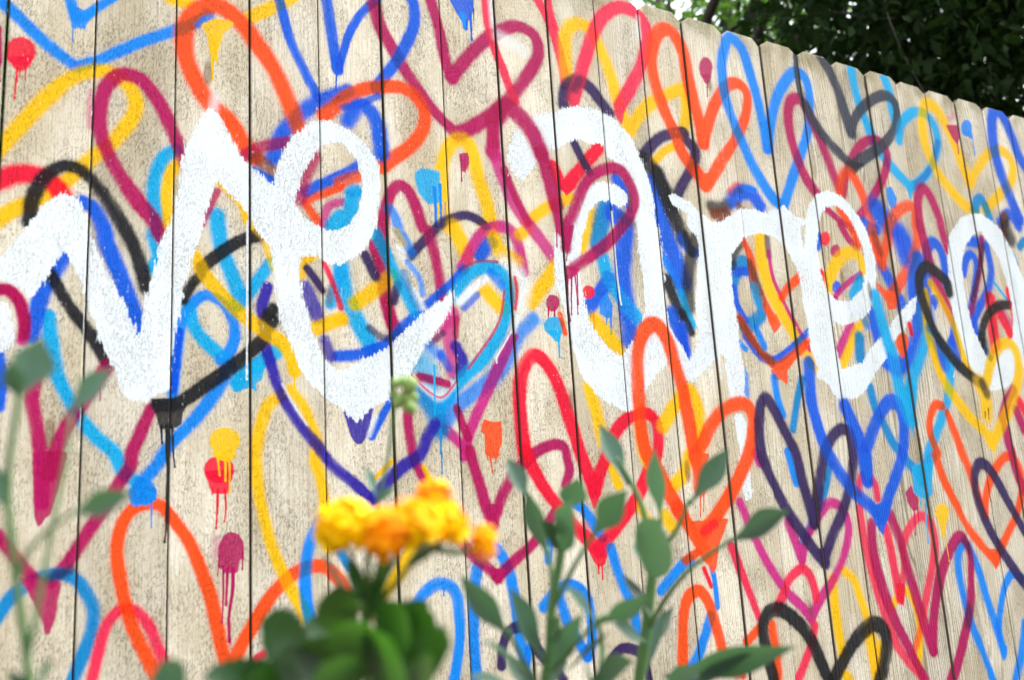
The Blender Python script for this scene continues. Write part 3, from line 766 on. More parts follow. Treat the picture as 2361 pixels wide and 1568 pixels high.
# the mural goes on past the photographed stretch: more sprayed hearts, under everything else
def heart(cx_, cy_, w_, h_):
    L = [(0, .30), (-.18, .02), (-.38, -.02), (-.5, .18), (-.42, .48), (-.2, .78), (0, 1)]
    q = lambda sgn: [((cx_+sgn*a*w_-PX0)/RES, (cy_+b*h_)/RES) for a, b in L]
    return q(1), q(-1)
rh = random.Random(5); more = []
for xa_, xb_, n_ in ((-1080, -160, 34), (3350, 4600, 46)):
    for k in range(n_):
        w_ = rh.uniform(130, 300); c_ = rh.choice('KBCTYORPMNXVI'); x_ = xa_+(xb_-xa_)*((k*.618) % 1); y_ = rh.uniform(0, 1450); wd_ = rh.uniform(20, 34)
        for hp in heart(x_, y_, w_, w_*rh.uniform(1.1, 1.7)): more.append(('s', c_, wd_/RES, .3, 1., hp))
rows = more+rows
i = 0
while i < len(rows):
    k, c, wd, soft, op, P = rows[i]; i += 1
    col = [v*.8 for v in lin(*PAL[c])]
    if k in 'sd':
        C = np.array(catmull(P, 10)); hw = max(wd/2, .8)*(.99 if k == 's' else 1.)
        pad = hw*(1+soft)*1.9+3; y0, y1, x0, x1 = win(C, pad)
        if y1 <= y0 or x1 <= x0: continue
        D = np.full((y1-y0, x1-x0), 9., np.float32); L = 0
        for j in range(len(C)-1):
            a, b = C[j], C[j+1]; ya, yb, xa, xb = win([a, b], pad)
            if yb <= ya or xb <= xa: continue
            Y, X = np.mgrid[ya:yb, xa:xb].astype(np.float32)+.5
            ab = b-a; den = max(ab@ab, 1e-6)
            t = np.clip(((X-a[0])*ab[0]+(Y-a[1])*ab[1])/den, 0, 1)
            h = hw
            if k == 'd': h = hw*(1.05-.45*min(1, (j+.5)/(len(C)-1))) if j < len(C)-2 else hw*.85
            d = np.hypot(X-a[0]-t*ab[0], Y-a[1]-t*ab[1])/h
            v = D[ya-y0:yb-y0, xa-x0:xb-x0]; np.minimum(v, d, out=v)
        ed = n_edge[y0:y1, x0:x1]-.5
        if k == 'd':
            A = 1-sm(D+ed*.35, .8, 1.15)
        else:
            Dn = D*(1+(n_wide[y0:y1, x0:x1]-.5)*.22)+ed*.14+((n_grain[y0:y1, x0:x1]-.5)*.3+(n_fine[y0:y1, x0:x1]-.5)*.34)*min(1, soft*2)
            A = 1-sm(Dn, 1-soft*.95, 1+soft*1.1)
            haze = (.5*np.exp(-np.maximum(D-.9, 0)*4.2)*(D < 2.2)*(.75+.5*n_fine[y0:y1, x0:x1]))*min(1, soft*3)
            mist = np.exp(-np.maximum(D-1, 0)*3.)*(D < 2.4)*(n_fine[y0:y1, x0:x1]*.7+.3)*.24
            A = np.maximum(A*(1.0-.03*n_grain[y0:y1, x0:x1]-.22*sm(n_dens[y0:y1, x0:x1], .5, .95)*sm(D, .1, 1.)), np.maximum(mist, haze))
        lay(y0, y1, x0, x1, A*op, col, 0 if (k == 'd' or c in 'W') else .5)
    elif k == 'f':
        pad = 6+soft*14; y0, y1, x0, x1 = win(P, pad)
        if y1 <= y0 or x1 <= x0: continue
        m = fill(P, y0, y1, x0, x1).astype(np.float32); r = max(1, int(round(1+soft*9)))
        m = box(box(m, r), r); A = sm(m+(n_grain[y0:y1, x0:x1]-.5)*.4+(n_edge[y0:y1, x0:x1]-.5)*.2, .5-.12-soft*.7, .5+.12+soft*.7)
        lay(y0, y1, x0, x1, A*op*(.97-.06*n_grain[y0:y1, x0:x1]), col)
    elif k == 'w':
        y0, y1, x0, x1 = win(P, 26); m = fill(P, y0, y1, x0, x1)
        while i < len(rows) and rows[i][0] == 'h':
            m &= ~fill(rows[i][5], y0, y1, x0, x1); i += 1
        m = m.astype(np.float32)
        v = .5*box(box(m, 3), 2)+.5*box(box(m, 8), 7)
        A = sm(v+(n_dry[y0:y1, x0:x1]-.5)*1.3+(n_edge[y0:y1, x0:x1]-.5)*.12, .38, .66)
        A = np.maximum(A, sm(v, .8, .95))
        thin = 1-.6*sm(vnoise(y1-y0, x1-x0, 60, 40), .55, .9)*sm(n_grain[y0:y1, x0:x1], .6, .8)
        lay(y0, y1, x0, x1, A*.985*thin, col)
rgb /= np.maximum(alp, 1e-4)[..., None]
img = bpy.data.images.new('fence_paint', TW, TH, alpha=True, float_buffer=True)
img.colorspace_settings.name = 'Non-Color'; img.alpha_mode = 'CHANNEL_PACKED'
buf = np.dstack([rgb, alp])[::-1]
img.pixels.foreach_set(np.ascontiguousarray(buf, dtype=np.float32).ravel()); img.update(); img.pack()
del buf, rgb, alp

def fence_material():
    q = N('painted_cedar'); uv = q.n('UVMap').outputs[0]
    tex = q.n('TexImage', image=img, interpolation='Linear', extension='CLIP'); q.l(uv, tex.inputs[0])
    # metres along and up the board, shifted per board so no two boards share a grain
    m = q.n('Mapping'); m.inputs['Scale'].default_value = ((PX1-PX0)/1000, PZ1/1000, 1); q.l(uv, m.inputs[0])
    info = q.n('ObjectInfo').outputs['Random']
    sh = q.n('CombineXYZ'); q.l(q.math('MULTIPLY', info, 13.), sh.inputs[0]); q.l(q.math('MULTIPLY', info, 71.), sh.inputs[1]); q.l(q.math('MULTIPLY', info, 29.), sh.inputs[2])
    ad = q.n('VectorMath', operation='ADD'); q.l(m.outputs[0], ad.inputs[0]); q.l(sh.outputs[0], ad.inputs[1]); p = ad.outputs[0]
    growth = q.n('Attribute', attribute_type='OBJECT', attribute_name='growth_rings').outputs['Fac']
    # growth rings: distorted bands running up the board
    warp = q.noise(q.scale(p, (7, .8, 1)), 1, 3)
    sp = q.n('SeparateXYZ'); q.l(p, sp.inputs[0])
    ph = q.math('ADD', q.math('MULTIPLY', sp.outputs[0], 760.), q.math('MULTIPLY', warp, 95.))
    rings = q.ramp(q.math('SINE', ph), -.1, 1, 0, 1)
    # rough sawn flecks: short slanted hairlines
    vr = q.n('VectorRotate', rotation_type='Z_AXIS'); q.l(p, vr.inputs[0]); vr.inputs['Angle'].default_value = .16
    fl = q.noise(q.scale(vr.outputs[0], (480, 120, 1)), 1, 3, .7, .5)
    patch = q.noise(q.scale(p, (16, 7, 1)), 1, 3)
    fleck = q.math('MULTIPLY', q.ramp(fl, .49, .66), q.ramp(patch, .33, .62, .35, 1.1))
    fibre = q.noise(q.scale(p, (420, 9, 1)), 1, 3, .6)
    grit = q.noise(q.scale(p, (900, 600, 1)), 1, 1)
    blotch = q.noise(q.scale(p, (7, 3.2, 1)), 1, 4, .6)
    # bare wood
    tone = q.mix(q.ramp(blotch, .36, .66), lin(220, 214, 195), lin(194, 184, 158))
    tone = q.mix(q.math('MULTIPLY', q.ramp(patch, .5, .75), .55), tone, lin(172, 162, 140))
    tone = q.mix(q.math('MULTIPLY', q.ramp(fibre, .45, .75), .6), tone, lin(158, 146, 118))
    tone = q.mix(q.math('MULTIPLY', q.math('MULTIPLY', rings, growth), .7), tone, lin(126, 110, 82))
    hsv = q.n('HueSaturation'); q.l(tone, hsv.inputs['Color']); q.l(q.math('MULTIPLY_ADD', info, .26, .88), hsv.inputs['Value']); hsv.inputs['Saturation'].default_value = 1.0
    wood = hsv.outputs[0]
    # greenish weathering towards the picket tops
    top = q.math('MULTIPLY', q.ramp(m.outputs[0].node.outputs[0] and q_sep(q, m), PZ1/1000-.07, PZ1/1000-.018), q.ramp(patch, .35, .6))
    wood = q.mix(q.math('MULTIPLY', top, .5), wood, lin(128, 124, 84))
    knot = q.n('TexVoronoi', feature='F1'); q.l(q.scale(p, (6.5, 2.1, 1)), knot.inputs['Vector']); knot.inputs['Scale'].default_value = 1
    kn = q.ramp(knot.outputs['Distance'], .035, .075, 1, 0)
    # paint; it misses the deepest flecks
    thin = q.math('SUBTRACT', 1., q.math('MULTIPLY', q.math('ADD', q.math('MULTIPLY', fleck, .0), q.math('MULTIPLY', q.math('MULTIPLY', rings, growth), .06)), 1.), clamp=True)
    pa = q.math('MULTIPLY', tex.outputs['Alpha'], thin, clamp=True)
    cv = q.n('HueSaturation'); q.l(tex.outputs['Color'], cv.inputs['Color']); q.l(q.ramp(grit, .3, .75, 1.06, .86), cv.inputs['Value'])
    col = q.mix(pa, wood, cv.outputs[0])
    fleck_dark = q.math('MULTIPLY', fleck, q.math('MULTIPLY_ADD', tex.outputs['Alpha'], -.24, .5))  # dark flecks: dirt in the pits plus relief shadow put into the colour
    col = q.mix(fleck_dark, col, q.mix(tex.outputs['Alpha'], lin(92, 76, 54), q.mix(.6, cv.outputs[0], lin(20, 18, 22))))
    col = q.mix(q.math('MULTIPLY', kn, .6), col, lin(104, 74, 44))
    q.l(col, q.bsdf.inputs['Base Color'])
    q.l(q.math('MULTIPLY_ADD', tex.outputs['Alpha'], -.28, .85), q.bsdf.inputs['Roughness'])
    q.bsdf.inputs['Specular IOR Level'].default_value = .06
    h = q.math('ADD', q.math('MULTIPLY', fibre, .35), q.math('MULTIPLY', fleck, -.75))
    h = q.math('ADD', h, q.math('MULTIPLY', q.math('MULTIPLY', rings, growth), -.6))
    h = q.math('ADD', h, q.math('MULTIPLY', grit, .35)); h = q.math('ADD', h, q.math('MULTIPLY', tex.outputs['Alpha'], .15))
    b = q.n('Bump'); b.inputs['Strength'].default_value = .8; b.inputs['Distance'].default_value = .0017
    q.l(h, b.inputs['Height']); q.l(b.outputs[0], q.bsdf.inputs['Normal'])
    return q.m
def q_sep(q, m):
    s = q.n('SeparateXYZ'); q.l(m.outputs[0], s.inputs[0]); return s.outputs[1]
M_FENCE = fence_material()

def simple(name, col, rough=.8, noise=None, col2=None, stretch=(1, 1, 1), bump=0, coord='Object', sss=0, spec=.4):
    q = N(name); tc = q.n('TexCoord').outputs[coord]
    if noise:
        v = q.noise(q.scale(tc, stretch), noise, 4, .6); c = q.mix(q.ramp(v, .32, .68), col, col2 or col)
        q.l(c, q.bsdf.inputs['Base Color'])
        if bump:
            b = q.n('Bump'); b.inputs['Strength'].default_value = .6; b.inputs['Distance'].default_value = bump
            q.l(v, b.inputs['Height']); q.l(b.outputs[0], q.bsdf.inputs['Normal'])
    else: q.bsdf.inputs['Base Color'].default_value = (*col, 1)
    q.bsdf.inputs['Roughness'].default_value = rough; q.bsdf.inputs['Specular IOR Level'].default_value = spec
    return q.m
def leafy(name, top, vein, rough=.5, trans=.35, tcol=None, scale=40, spec=.4, under=None, spread=.4):
    """leaf: principled front, translucent share, colour drift per object"""
    q = N(name); tc = q.n('TexCoord').outputs['Object']; info = q.n('ObjectInfo').outputs['Random']
    v = q.noise(tc, scale, 4, .6); c = q.mix(q.ramp(v, .3, .7), top, vein)
    if under: c = q.mix(q.n('NewGeometry').outputs['Backfacing'], c, under)
    h = q.n('HueSaturation'); q.l(c, h.inputs['Color']); q.l(q.math('MULTIPLY_ADD', info, spread, 1-spread*.45), h.inputs['Value']); q.l(q.math('MULTIPLY_ADD', info, .03, .485), h.inputs['Hue'])
    q.l(h.outputs[0], q.bsdf.inputs['Base Color']); q.bsdf.inputs['Roughness'].default_value = rough; q.bsdf.inputs['Specular IOR Level'].default_value = spec
    tr = q.n('BsdfTranslucent'); tr.inputs[0].default_value = (*(tcol or vein), 1)
    mx = q.n('MixShader'); mx.inputs[0].default_value = trans
    q.l(q.bsdf.outputs[0], mx.inputs[1]); q.l(tr.outputs[0], mx.inputs[2]); q.l(mx.outputs[0], q.out.inputs[0])
    return q.m

# ------------------------------------------------------------------ ground
M_SOIL = simple('soil', (.055, .04, .028), .95, 14, (.11, .085, .06), bump=.02)
g = 90
V, F = [], []
n = 60
for j in range(n+1):
    for i_ in range(n+1):
        u = (i_/n*2-1); v = (j/n*2-1)
        x, y = math.copysign(abs(u)**2.2, u)*g, math.copysign(abs(v)**2.2, v)*g
        V.append((x, y, (math.sin(x*1.9)*math.sin(y*2.3+1)*.02 if abs(x) < 12 and abs(y) < 12 else 0)-.02))
for j in range(n):
    for i_ in range(n): a = j*(n+1)+i_; F.append((a, a+1, a+n+2, a+n+1))
tag(link('ground', mesh('ground', V, F), M_SOIL), kind='structure')

# ------------------------------------------------------------------ the fence
SEAMS = [-0.0, 0.1435, 0.2855, 0.4276, 0.5696, 0.7117, 0.8551, 0.9999, 1.1447, 1.2876, 1.4299, 1.5726, 1.7155, 1.8597, 2.0037, 2.1465, 2.2905, 2.4322, 2.5738, 2.7186, 2.8604, 3.0028]
fence = tag(empty('wooden_fence'), 'dog-eared cedar picket fence sprayed with rainbow hearts and rolled white script letters', 'fence')
seams = [SEAMS[0]-.1432*k for k in range(8, 0, -1)]+SEAMS+[SEAMS[-1]+.1432*k for k in range(1, 12)]
U = lambda x, z: ((x*1000-PX0)/(PX1-PX0), 1-(FENCE_TOP-z)*1000/PZ1)
M_BACK = simple('bare_cedar', (.16, .12, .08), .9, 6, (.10, .075, .05), stretch=(1, 1, .1), bump=.002)
RING = {13: .5, 14: .85, 15: 1., 16: .9, 17: .6, 18: .75, 19: .9, 20: .35, 21: .3, 11: .35, 12: .4, 10: .25, 9: .3}
for k in range(len(seams)-1):
    idx = k-8                                      # 0 is the first picket wholly in view
    gap = rnd.choice([.0028, .0036, .0044, .0054])
    x0, x1 = seams[k]+gap/2, seams[k+1]-gap/2
    xc = (x0+x1)/2; top = FENCE_TOP+rnd.uniform(-.003, .003); t = .017
    e1, e2 = .026*rnd.uniform(.85, 1.15), .026*rnd.uniform(.85, 1.15); d1, d2 = .021*rnd.uniform(.85, 1.1), .019*rnd.uniform(.85, 1.15)
    def outline(i_):
        return [(x0+i_, .03+i_), (x1-i_, .03+i_), (x1-i_, top-d2-i_*.4), (x1-e2-i_*.4, top-i_), (x0+e1+i_*.4, top-i_), (x0+i_, top-d1-i_*.4)]
    V, F, UV = [], [], []
    for ins, y in ((.0016, 0), (0, .0014), (0, t)):
        for x, z in outline(ins): V.append((x-xc, y, z)); UV.append(U(x, z))
    m_ = 6
    F.append(tuple(range(m_)))
    for r in range(2):
        for a in range(m_): b = (a+1) % m_; F.append((r*m_+b, r*m_+a, (r+1)*m_+a, (r+1)*m_+b))
    F.append(tuple(range(2*m_, 3*m_))[::-1])
    me = mesh('picket', V, F, False, UV); me.materials.append(M_FENCE); me.materials.append(M_BACK)
    for p_ in me.polygons[1+m_:]: p_.material_index = 1               # sawn edges and back bare; dark colour also paints shade into the gaps
    o = link('picket', me, None, fence)
    o.location = (xc, rnd.uniform(-.0035, .0035), 0); o.rotation_euler = (0, 0, math.radians(rnd.uniform(-.9, .9)))
    o['growth_rings'] = RING.get(idx, .08)
def boxmesh(name, x0, x1, y0, y1, z0, z1, bev=.003):
    bm = bmesh.new(); bmesh.ops.create_cube(bm, size=1, matrix=Matrix.Translation(((x0+x1)/2, (y0+y1)/2, (z0+z1)/2)) @ Matrix.Diagonal((x1-x0, y1-y0, z1-z0, 1)))
    bmesh.ops.bevel(bm, geom=bm.edges[:], offset=bev, segments=1, affect='EDGES')
    me = bpy.data.meshes.new(name); bm.to_mesh(me); bm.free(); return me
xa, xb = seams[0], seams[-1]
for z in (.28, .95, 1.58): link('rail', boxmesh('rail', xa, xb, .022, .06, z, z+.088), M_BACK, fence)
for x in (xa+.1, 1.07, 3.5): link('post', boxmesh('post', x, x+.089, .063, .152, -.3, 1.74), M_BACK, fence)

# ------------------------------------------------------------------ trees behind the fence
M_BARK = simple('bark', (.11, .095, .08), .95, 9, (.05, .042, .035), stretch=(3, 3, .5), bump=.02)
M_LEAF_D = leafy('dark_tree_leaf', (.012, .032, .008), (.02, .05, .011), .55, .2, (.04, .11, .012), 3, .1)
M_LEAF_L = leafy('light_tree_leaf', (.04, .09, .015), (.06, .13, .02), .5, .45, (.16, .36, .04), 3, .2)
def leaf_cloud(centres, n, size, seed):
    """n pointed, folded leaves spread through overlapping balls (centre, radius); real leaf size"""
    r = np.random.default_rng(seed); c = np.array([q[0] for q in centres], float); R_ = np.array([q[1] for q in centres], float)
    wt = R_**2.4; pick = r.choice(len(c), n, p=wt/wt.sum())
    d = r.normal(size=(n, 3)); d /= np.linalg.norm(d, axis=1)[:, None]
    pos = c[pick]+d*(R_[pick]*r.random(n)**.45)[:, None]*np.array([1, 1, .8])
    ax = r.normal(size=(n, 3)); ax[:, 2] -= .8; ax /= np.linalg.norm(ax, axis=1)[:, None]
    nr = r.normal(size=(n, 3)); nr[:, 2] += .9; nr -= ax*(nr*ax).sum(1)[:, None]; nr /= np.linalg.norm(nr, axis=1)[:, None]
    sd_ = np.cross(ax, nr); L = size*r.uniform(.6, 1.3, n); W_ = L*r.uniform(.42, .6, n)
    tpl = [(0, 0, 0), (.45, .42, .10), (.45, 0, 0), (.45, -.42, .10), (1, 0, -.12), (.78, .27, .03), (.78, -.27, .03)]
    V = np.empty((n, 7, 3))
    for i_, (a, s_, u) in enumerate(tpl): V[:, i_] = pos+ax*(a*L)[:, None]+sd_*(s_*W_)[:, None]+nr*(u*W_)[:, None]
    quads = np.array([(0, 2, 1, 1), (0, 3, 2, 2), (1, 2, 4, 5), (2, 3, 6, 4)])
    me = bpy.data.meshes.new('crown'); faces = []
    base = np.arange(n)*7
    F3 = np.concatenate([np.stack([base+0, base+2, base+1], 1), np.stack([base+0, base+3, base+2], 1)])
    F4 = np.concatenate([np.stack([base+1, base+2, base+4, base+5], 1), np.stack([base+2, base+3, base+6, base+4], 1)])
    me.vertices.add(n*7); me.vertices.foreach_set('co', V.reshape(-1).astype(np.float32))
    li = np.concatenate([F3.ravel(), F4.ravel()]); me.loops.add(len(li)); me.loops.foreach_set('vertex_index', li.astype(np.int32))
    ls = np.concatenate([np.arange(len(F3))*3, len(F3)*3+np.arange(len(F4))*4]); me.polygons.add(len(ls)); me.polygons.foreach_set('loop_start', ls.astype(np.int32))
    try: me.polygons.foreach_set('loop_total', np.concatenate([np.full(len(F3), 3), np.full(len(F4), 4)]).astype(np.int32))
    except Exception: pass
    me.update(calc_edges=True); me.validate(); return me
def tree(label, base, lean, height, r0, clumps, n, size, mat, seed, limbs=()):
    root = tag(empty('tree', base), label, 'tree', 'trees behind the fence'); b = Vector(base); rr = random.Random(seed)
    top = Vector((lean[0], lean[1], height))
    V, F = tube([(0, 0, -.2), top*.3+Vector((.1, .05, 0)), top*.65, top], r0, r0*.3, 10, 6)
    link('trunk', mesh('trunk', V, F), M_BARK, root)
    for pts, a0, a1 in limbs:
        V, F = tube([Vector(q)-b for q in pts], a0, a1, 8, 6); link('limb', mesh('limb', V, F), M_BARK, root)
    for c, r in clumps[::3]:                                    # a limb towards every third clump
        c = Vector(c)-b; s = top*max(.25, min(.9, (c.z-.4)/height))
        V, F = tube([s, s.lerp(c, .5)+Vector((rr.uniform(-.1, .1), rr.uniform(-.1, .1), .12)), c], r0*.28, .012, 6, 5); link('limb', mesh('limb', V, F), M_BARK, root)
    me = leaf_cloud([((c[0]-b.x, c[1]-b.y, c[2]-b.z), r) for c, r in clumps], n, size, seed)
    tag(link('crown', me, mat, root), kind='stuff'); return root
def ray(px, py, dist):       # a place in the yard: bearing in degrees from the fence normal, elevation, metres away
    a, e = math.radians(px), math.radians(py)
    return (CAMPOS.x+dist*math.sin(a)*math.cos(e), CAMPOS.y+dist*math.cos(a)*math.cos(e), CAMPOS.z+dist*math.sin(e))
rt = random.Random(3)
def clump_field(a0, a1, e0, e1, d0, d1, n, r0, r1):
    return [(ray(rt.uniform(a0, a1), rt.uniform(e0, e1), rt.uniform(d0, d1)), rt.uniform(r0, r1)) for _ in range(n)]
tree('light green loose-leaved tree with a grey limb, sky glinting through its crown', (2.6, 6.2, 0), (.5, .2), 5.5, .13,
     clump_field(30, 50, 20, 40, 7, 9.5, 30, .4, .75), 18000, .08, M_LEAF_L, 21,
     limbs=[([ray(41, 19, 7.2), ray(44.2, 27.5, 7.), ray(46.2, 31, 6.9), ray(49, 36, 6.8)], .04, .026),
            ([ray(44.2, 27.5, 7.), ray(47, 28.6, 7.2), ray(49.5, 29.5, 7.3)], .022, .008), ([ray(42, 22, 7.1), ray(43, 28, 7.3), ray(42.4, 33, 7.4)], .02, .008)])
tree('dark dense tree spreading over the middle of the picket tops', (4.9, 3.4, 0), (.2, -.2), 4.6, .15,
     clump_field(49, 58, 10, 40, 5.2, 7.2, 40, .4, .75), 34000, .072, M_LEAF_D, 22)
T_RIGHT = tree('dark dense tree overhanging the far right end of the fence', (7.2, 2.0, 0), (-.2, -.2), 4.4, .14,
     clump_field(56, 74, 8, 38, 5.6, 7.8, 46, .4, .75), 42000, .072, M_LEAF_D, 23)
tree('tall dark tree filling the yard behind the other trees', (7.5, 6.8, 0), (.2, 0), 7.5, .2,
     clump_field(51, 76, 2, 32, 9.5, 12.5, 54, .8, 1.4), 36000, .14, M_LEAF_D, 24)
tree('mostly unseen bushy tree behind the left end of the fence, thickened to darken its gaps', (.6, 3.6, 0), (0, .1), 3.6, .1,  # mostly unseen; crown raised and thickened to keep sky out of the picket gaps
     [((x_, y_, z_), .6) for x_ in (-1.6, -.8, 0, .8, 1.6, 2.4) for y_ in (2.6, 3.6) for z_ in (.4, 1.2, 2.0, 2.8, 3.5)], 34000, .11, M_LEAF_D, 25)

# ------------------------------------------------------------------ flower bed plants (metres)
TALL_SAGE = [
 ('stem',[(0.569,-0.887,0.276),(0.571,-0.911,0.361),(0.573,-0.930,0.427),(0.575,-0.937,0.447)],0.0075,0.005),
 ('stem',[(0.573,-0.930,0.427),(0.573,-0.921,0.483),(0.565,-0.913,0.516),(0.549,-0.911,0.542)],0.004,0.002),
 ('stem',[(0.575,-0.937,0.447),(0.576,-0.946,0.476)],0.004,0.002),
 ('stem',[(0.574,-0.933,0.432),(0.578,-0.967,0.461),(0.581,-0.988,0.490)],0.003,0.0018),
 ('stem',[(0.573,-0.912,0.361),(0.568,-0.955,0.395),(0.575,-0.991,0.423),(0.600,-1.025,0.447)],0.003,0.002),
 ('leaf',(0.563,-0.911,0.512),(0.545,-0.894,0.578),0.0252,'spoon',0.3,0.2),
 ('leaf',(0.577,-0.944,0.469),(0.547,-0.980,0.538),0.0229,'spoon',-0.5,0.1),
 ('leaf',(0.581,-0.987,0.484),(0.616,-1.011,0.536),0.0258,'spoon',0.5,0.15),
 ('leaf',(0.595,-1.021,0.443),(0.613,-1.088,0.468),0.0313,'spoon',-0.1,0.25),
 ('leaf',(0.558,-0.942,0.414),(0.514,-1.013,0.466),0.0482,'round',0.1,0.35),
 ('leaf',(0.573,-0.926,0.412),(0.588,-0.886,0.452),0.0271,'spoon',0.6,0.1),
 ('leaf',(0.570,-0.895,0.303),(0.618,-0.884,0.374),0.0206,'spoon',-0.6,0.2),
 ('leaf',(0.570,-0.934,0.314),(0.607,-1.073,0.342),0.0305,'spoon',0.8,-0.15),
 ('leaf',(0.572,-0.957,0.302),(0.591,-1.038,0.336),0.0276,'spoon',-0.3,0.2),
 ('leaf',(0.547,-0.938,0.291),(0.538,-1.026,0.327),0.0322,'spoon',0.2,0.3),
 ('leaf',(0.561,-0.933,0.375),(0.560,-0.895,0.416),0.0190,'spoon',0.7,0.2),
 ('leaf',(0.559,-0.925,0.349),(0.493,-0.962,0.371),0.0202,'spoon',-0.4,0.2),
 ('leaf',(0.588,-0.878,0.332),(0.646,-0.865,0.376),0.0189,'spoon',0.9,0.2)]
SPREADING_SAGE = [
 ('stem',[(0.438,-0.906,0.289),(0.439,-0.923,0.350),(0.438,-0.934,0.392),(0.442,-0.948,0.437),(0.443,-0.954,0.457)],0.006,0.004),
 ('stem',[(0.443,-0.954,0.455),(0.443,-0.962,0.488)],0.003,0.002),
 ('stem',[(0.438,-0.930,0.379),(0.454,-0.913,0.416),(0.453,-0.910,0.451)],0.003,0.002),
 ('stem',[(0.440,-0.934,0.392),(0.443,-0.971,0.430),(0.452,-0.997,0.461)],0.0028,0.0018),
 ('stem',[(0.435,-0.912,0.318),(0.432,-0.967,0.352),(0.447,-1.009,0.384)],0.003,0.002),
 ('stem',[(0.434,-0.909,0.310),(0.405,-0.935,0.338),(0.376,-0.951,0.376)],0.003,0.002),
 ('stem',[(0.472,-0.960,0.325),(0.483,-0.951,0.352),(0.477,-0.954,0.379)],0.003,0.002),
 ('leaf',(0.440,-0.902,0.496),(0.424,-0.892,0.541),0.0227,'spoon',0.35,0.15),
 ('leaf',(0.456,-0.908,0.436),(0.438,-0.903,0.505),0.0235,'spoon',-0.6,0.12),
 ('leaf',(0.443,-0.961,0.480),(0.440,-0.991,0.510),0.0281,'spoon',0.6,0.2),
 ('leaf',(0.442,-0.948,0.437),(0.408,-1.024,0.484),0.0369,'spoon',0.1,0.35),
 ('leaf',(0.445,-0.951,0.441),(0.397,-0.990,0.471),0.0220,'spoon',-0.2,0.3),
 ('leaf',(0.449,-0.993,0.455),(0.455,-1.043,0.492),0.0290,'spoon',0.3,0.25),
 ('leaf',(0.447,-0.995,0.375),(0.454,-1.066,0.399),0.0199,'spoon',0.9,-0.2),
 ('leaf',(0.479,-0.954,0.372),(0.449,-0.945,0.411),0.0196,'spoon',0.7,0.15),
 ('leaf',(0.380,-0.951,0.366),(0.323,-0.967,0.424),0.0238,'spoon',-0.5,-0.15),
 ('leaf',(0.436,-0.918,0.338),(0.377,-0.961,0.409),0.0267,'spoon',0.2,0.2),
 ('leaf',(0.439,-0.916,0.326),(0.433,-0.988,0.382),0.0248,'spoon',0.3,0.25),
 ('leaf',(0.439,-0.925,0.359),(0.423,-0.970,0.383),0.0192,'spoon',0.7,0.2),
 ('leaf',(0.465,-0.927,0.307),(0.450,-1.036,0.342),0.0393,'spoon',0.1,0.3),
 ('leaf',(0.427,-0.904,0.310),(0.346,-0.933,0.335),0.0285,'spoon',0.5,0.2),
 ('leaf',(0.433,-0.906,0.301),(0.413,-0.882,0.349),0.0198,'spoon',0.4,0.2),
 ('leaf',(0.452,-0.895,0.307),(0.486,-0.878,0.345),0.0224,'spoon',-0.4,0.2),
 ('leaf',(0.482,-0.935,0.298),(0.441,-0.981,0.337),0.0239,'spoon',0.4,0.2),
 ('leaf',(0.432,-0.949,0.328),(0.437,-1.023,0.367),0.0213,'spoon',-0.7,0.2),
 ('leaf',(0.409,-0.947,0.330),(0.334,-0.983,0.369),0.0237,'spoon',0.7,0.2),
 ('leaf',(0.397,-0.943,0.300),(0.333,-0.996,0.331),0.0269,'spoon',0.1,0.3),
 ('leaf',(0.436,-0.967,0.298),(0.416,-1.047,0.326),0.0287,'spoon',-0.2,0.3),
 ('leaf',(0.408,-0.963,0.301),(0.373,-1.025,0.343),0.0223,'spoon',0.2,0.3)]
SIDE_SAGE = [
 ('stem',[(-0.033,-1.011,0.333),(-0.040,-1.021,0.390),(-0.050,-1.030,0.444),(-0.059,-1.041,0.503),(-0.057,-1.054,0.548),(-0.056,-1.060,0.567)],0.0035,0.002),
 ('stem',[(-0.040,-1.021,0.390),(-0.037,-1.030,0.415),(-0.031,-1.036,0.465),(-0.024,-1.043,0.520),(-0.021,-1.041,0.551)],0.0022,0.0012),
 ('stem',[(-0.049,-1.030,0.441),(-0.045,-1.037,0.457),(-0.036,-1.058,0.471),(-0.023,-1.081,0.482)],0.002,0.0012),
 ('leaf',(-0.056,-1.057,0.558),(-0.045,-1.062,0.598),0.0288,'spoon',0.4,0.2),
 ('leaf',(-0.055,-1.057,0.556),(-0.064,-1.070,0.580),0.0145,'spoon',-0.3,0.2),
 ('leaf',(-0.025,-1.038,0.551),(-0.000,-1.061,0.580),0.0243,'spoon',-0.4,0.2),
 ('leaf',(-0.025,-1.079,0.480),(0.003,-1.124,0.489),0.0178,'spoon',0.6,-0.2),
 ('leaf',(-0.057,-1.037,0.486),(-0.070,-1.037,0.515),0.0200,'spoon',0.3,0.2),
 ('leaf',(-0.036,-1.018,0.367),(-0.030,-1.063,0.388),0.0163,'spoon',0.2,0.3),
 ('leaf',(-0.035,-1.015,0.356),(-0.052,-1.036,0.382),0.0164,'spoon',0.3,0.3)]
LOW_SAGE = [
 ('stem',[(0.053,-1.035,0.313),(0.049,-1.041,0.348)],0.004,0.003),
 ('leaf',(0.049,-1.040,0.342),(0.032,-1.089,0.382),0.0346,'round',0.1,0.3),
 ('leaf',(0.049,-1.040,0.342),(0.020,-1.052,0.363),0.0203,'spoon',0.3,0.3),
 ('leaf',(0.049,-1.040,0.342),(0.065,-1.079,0.360),0.0203,'spoon',-0.3,0.3)]
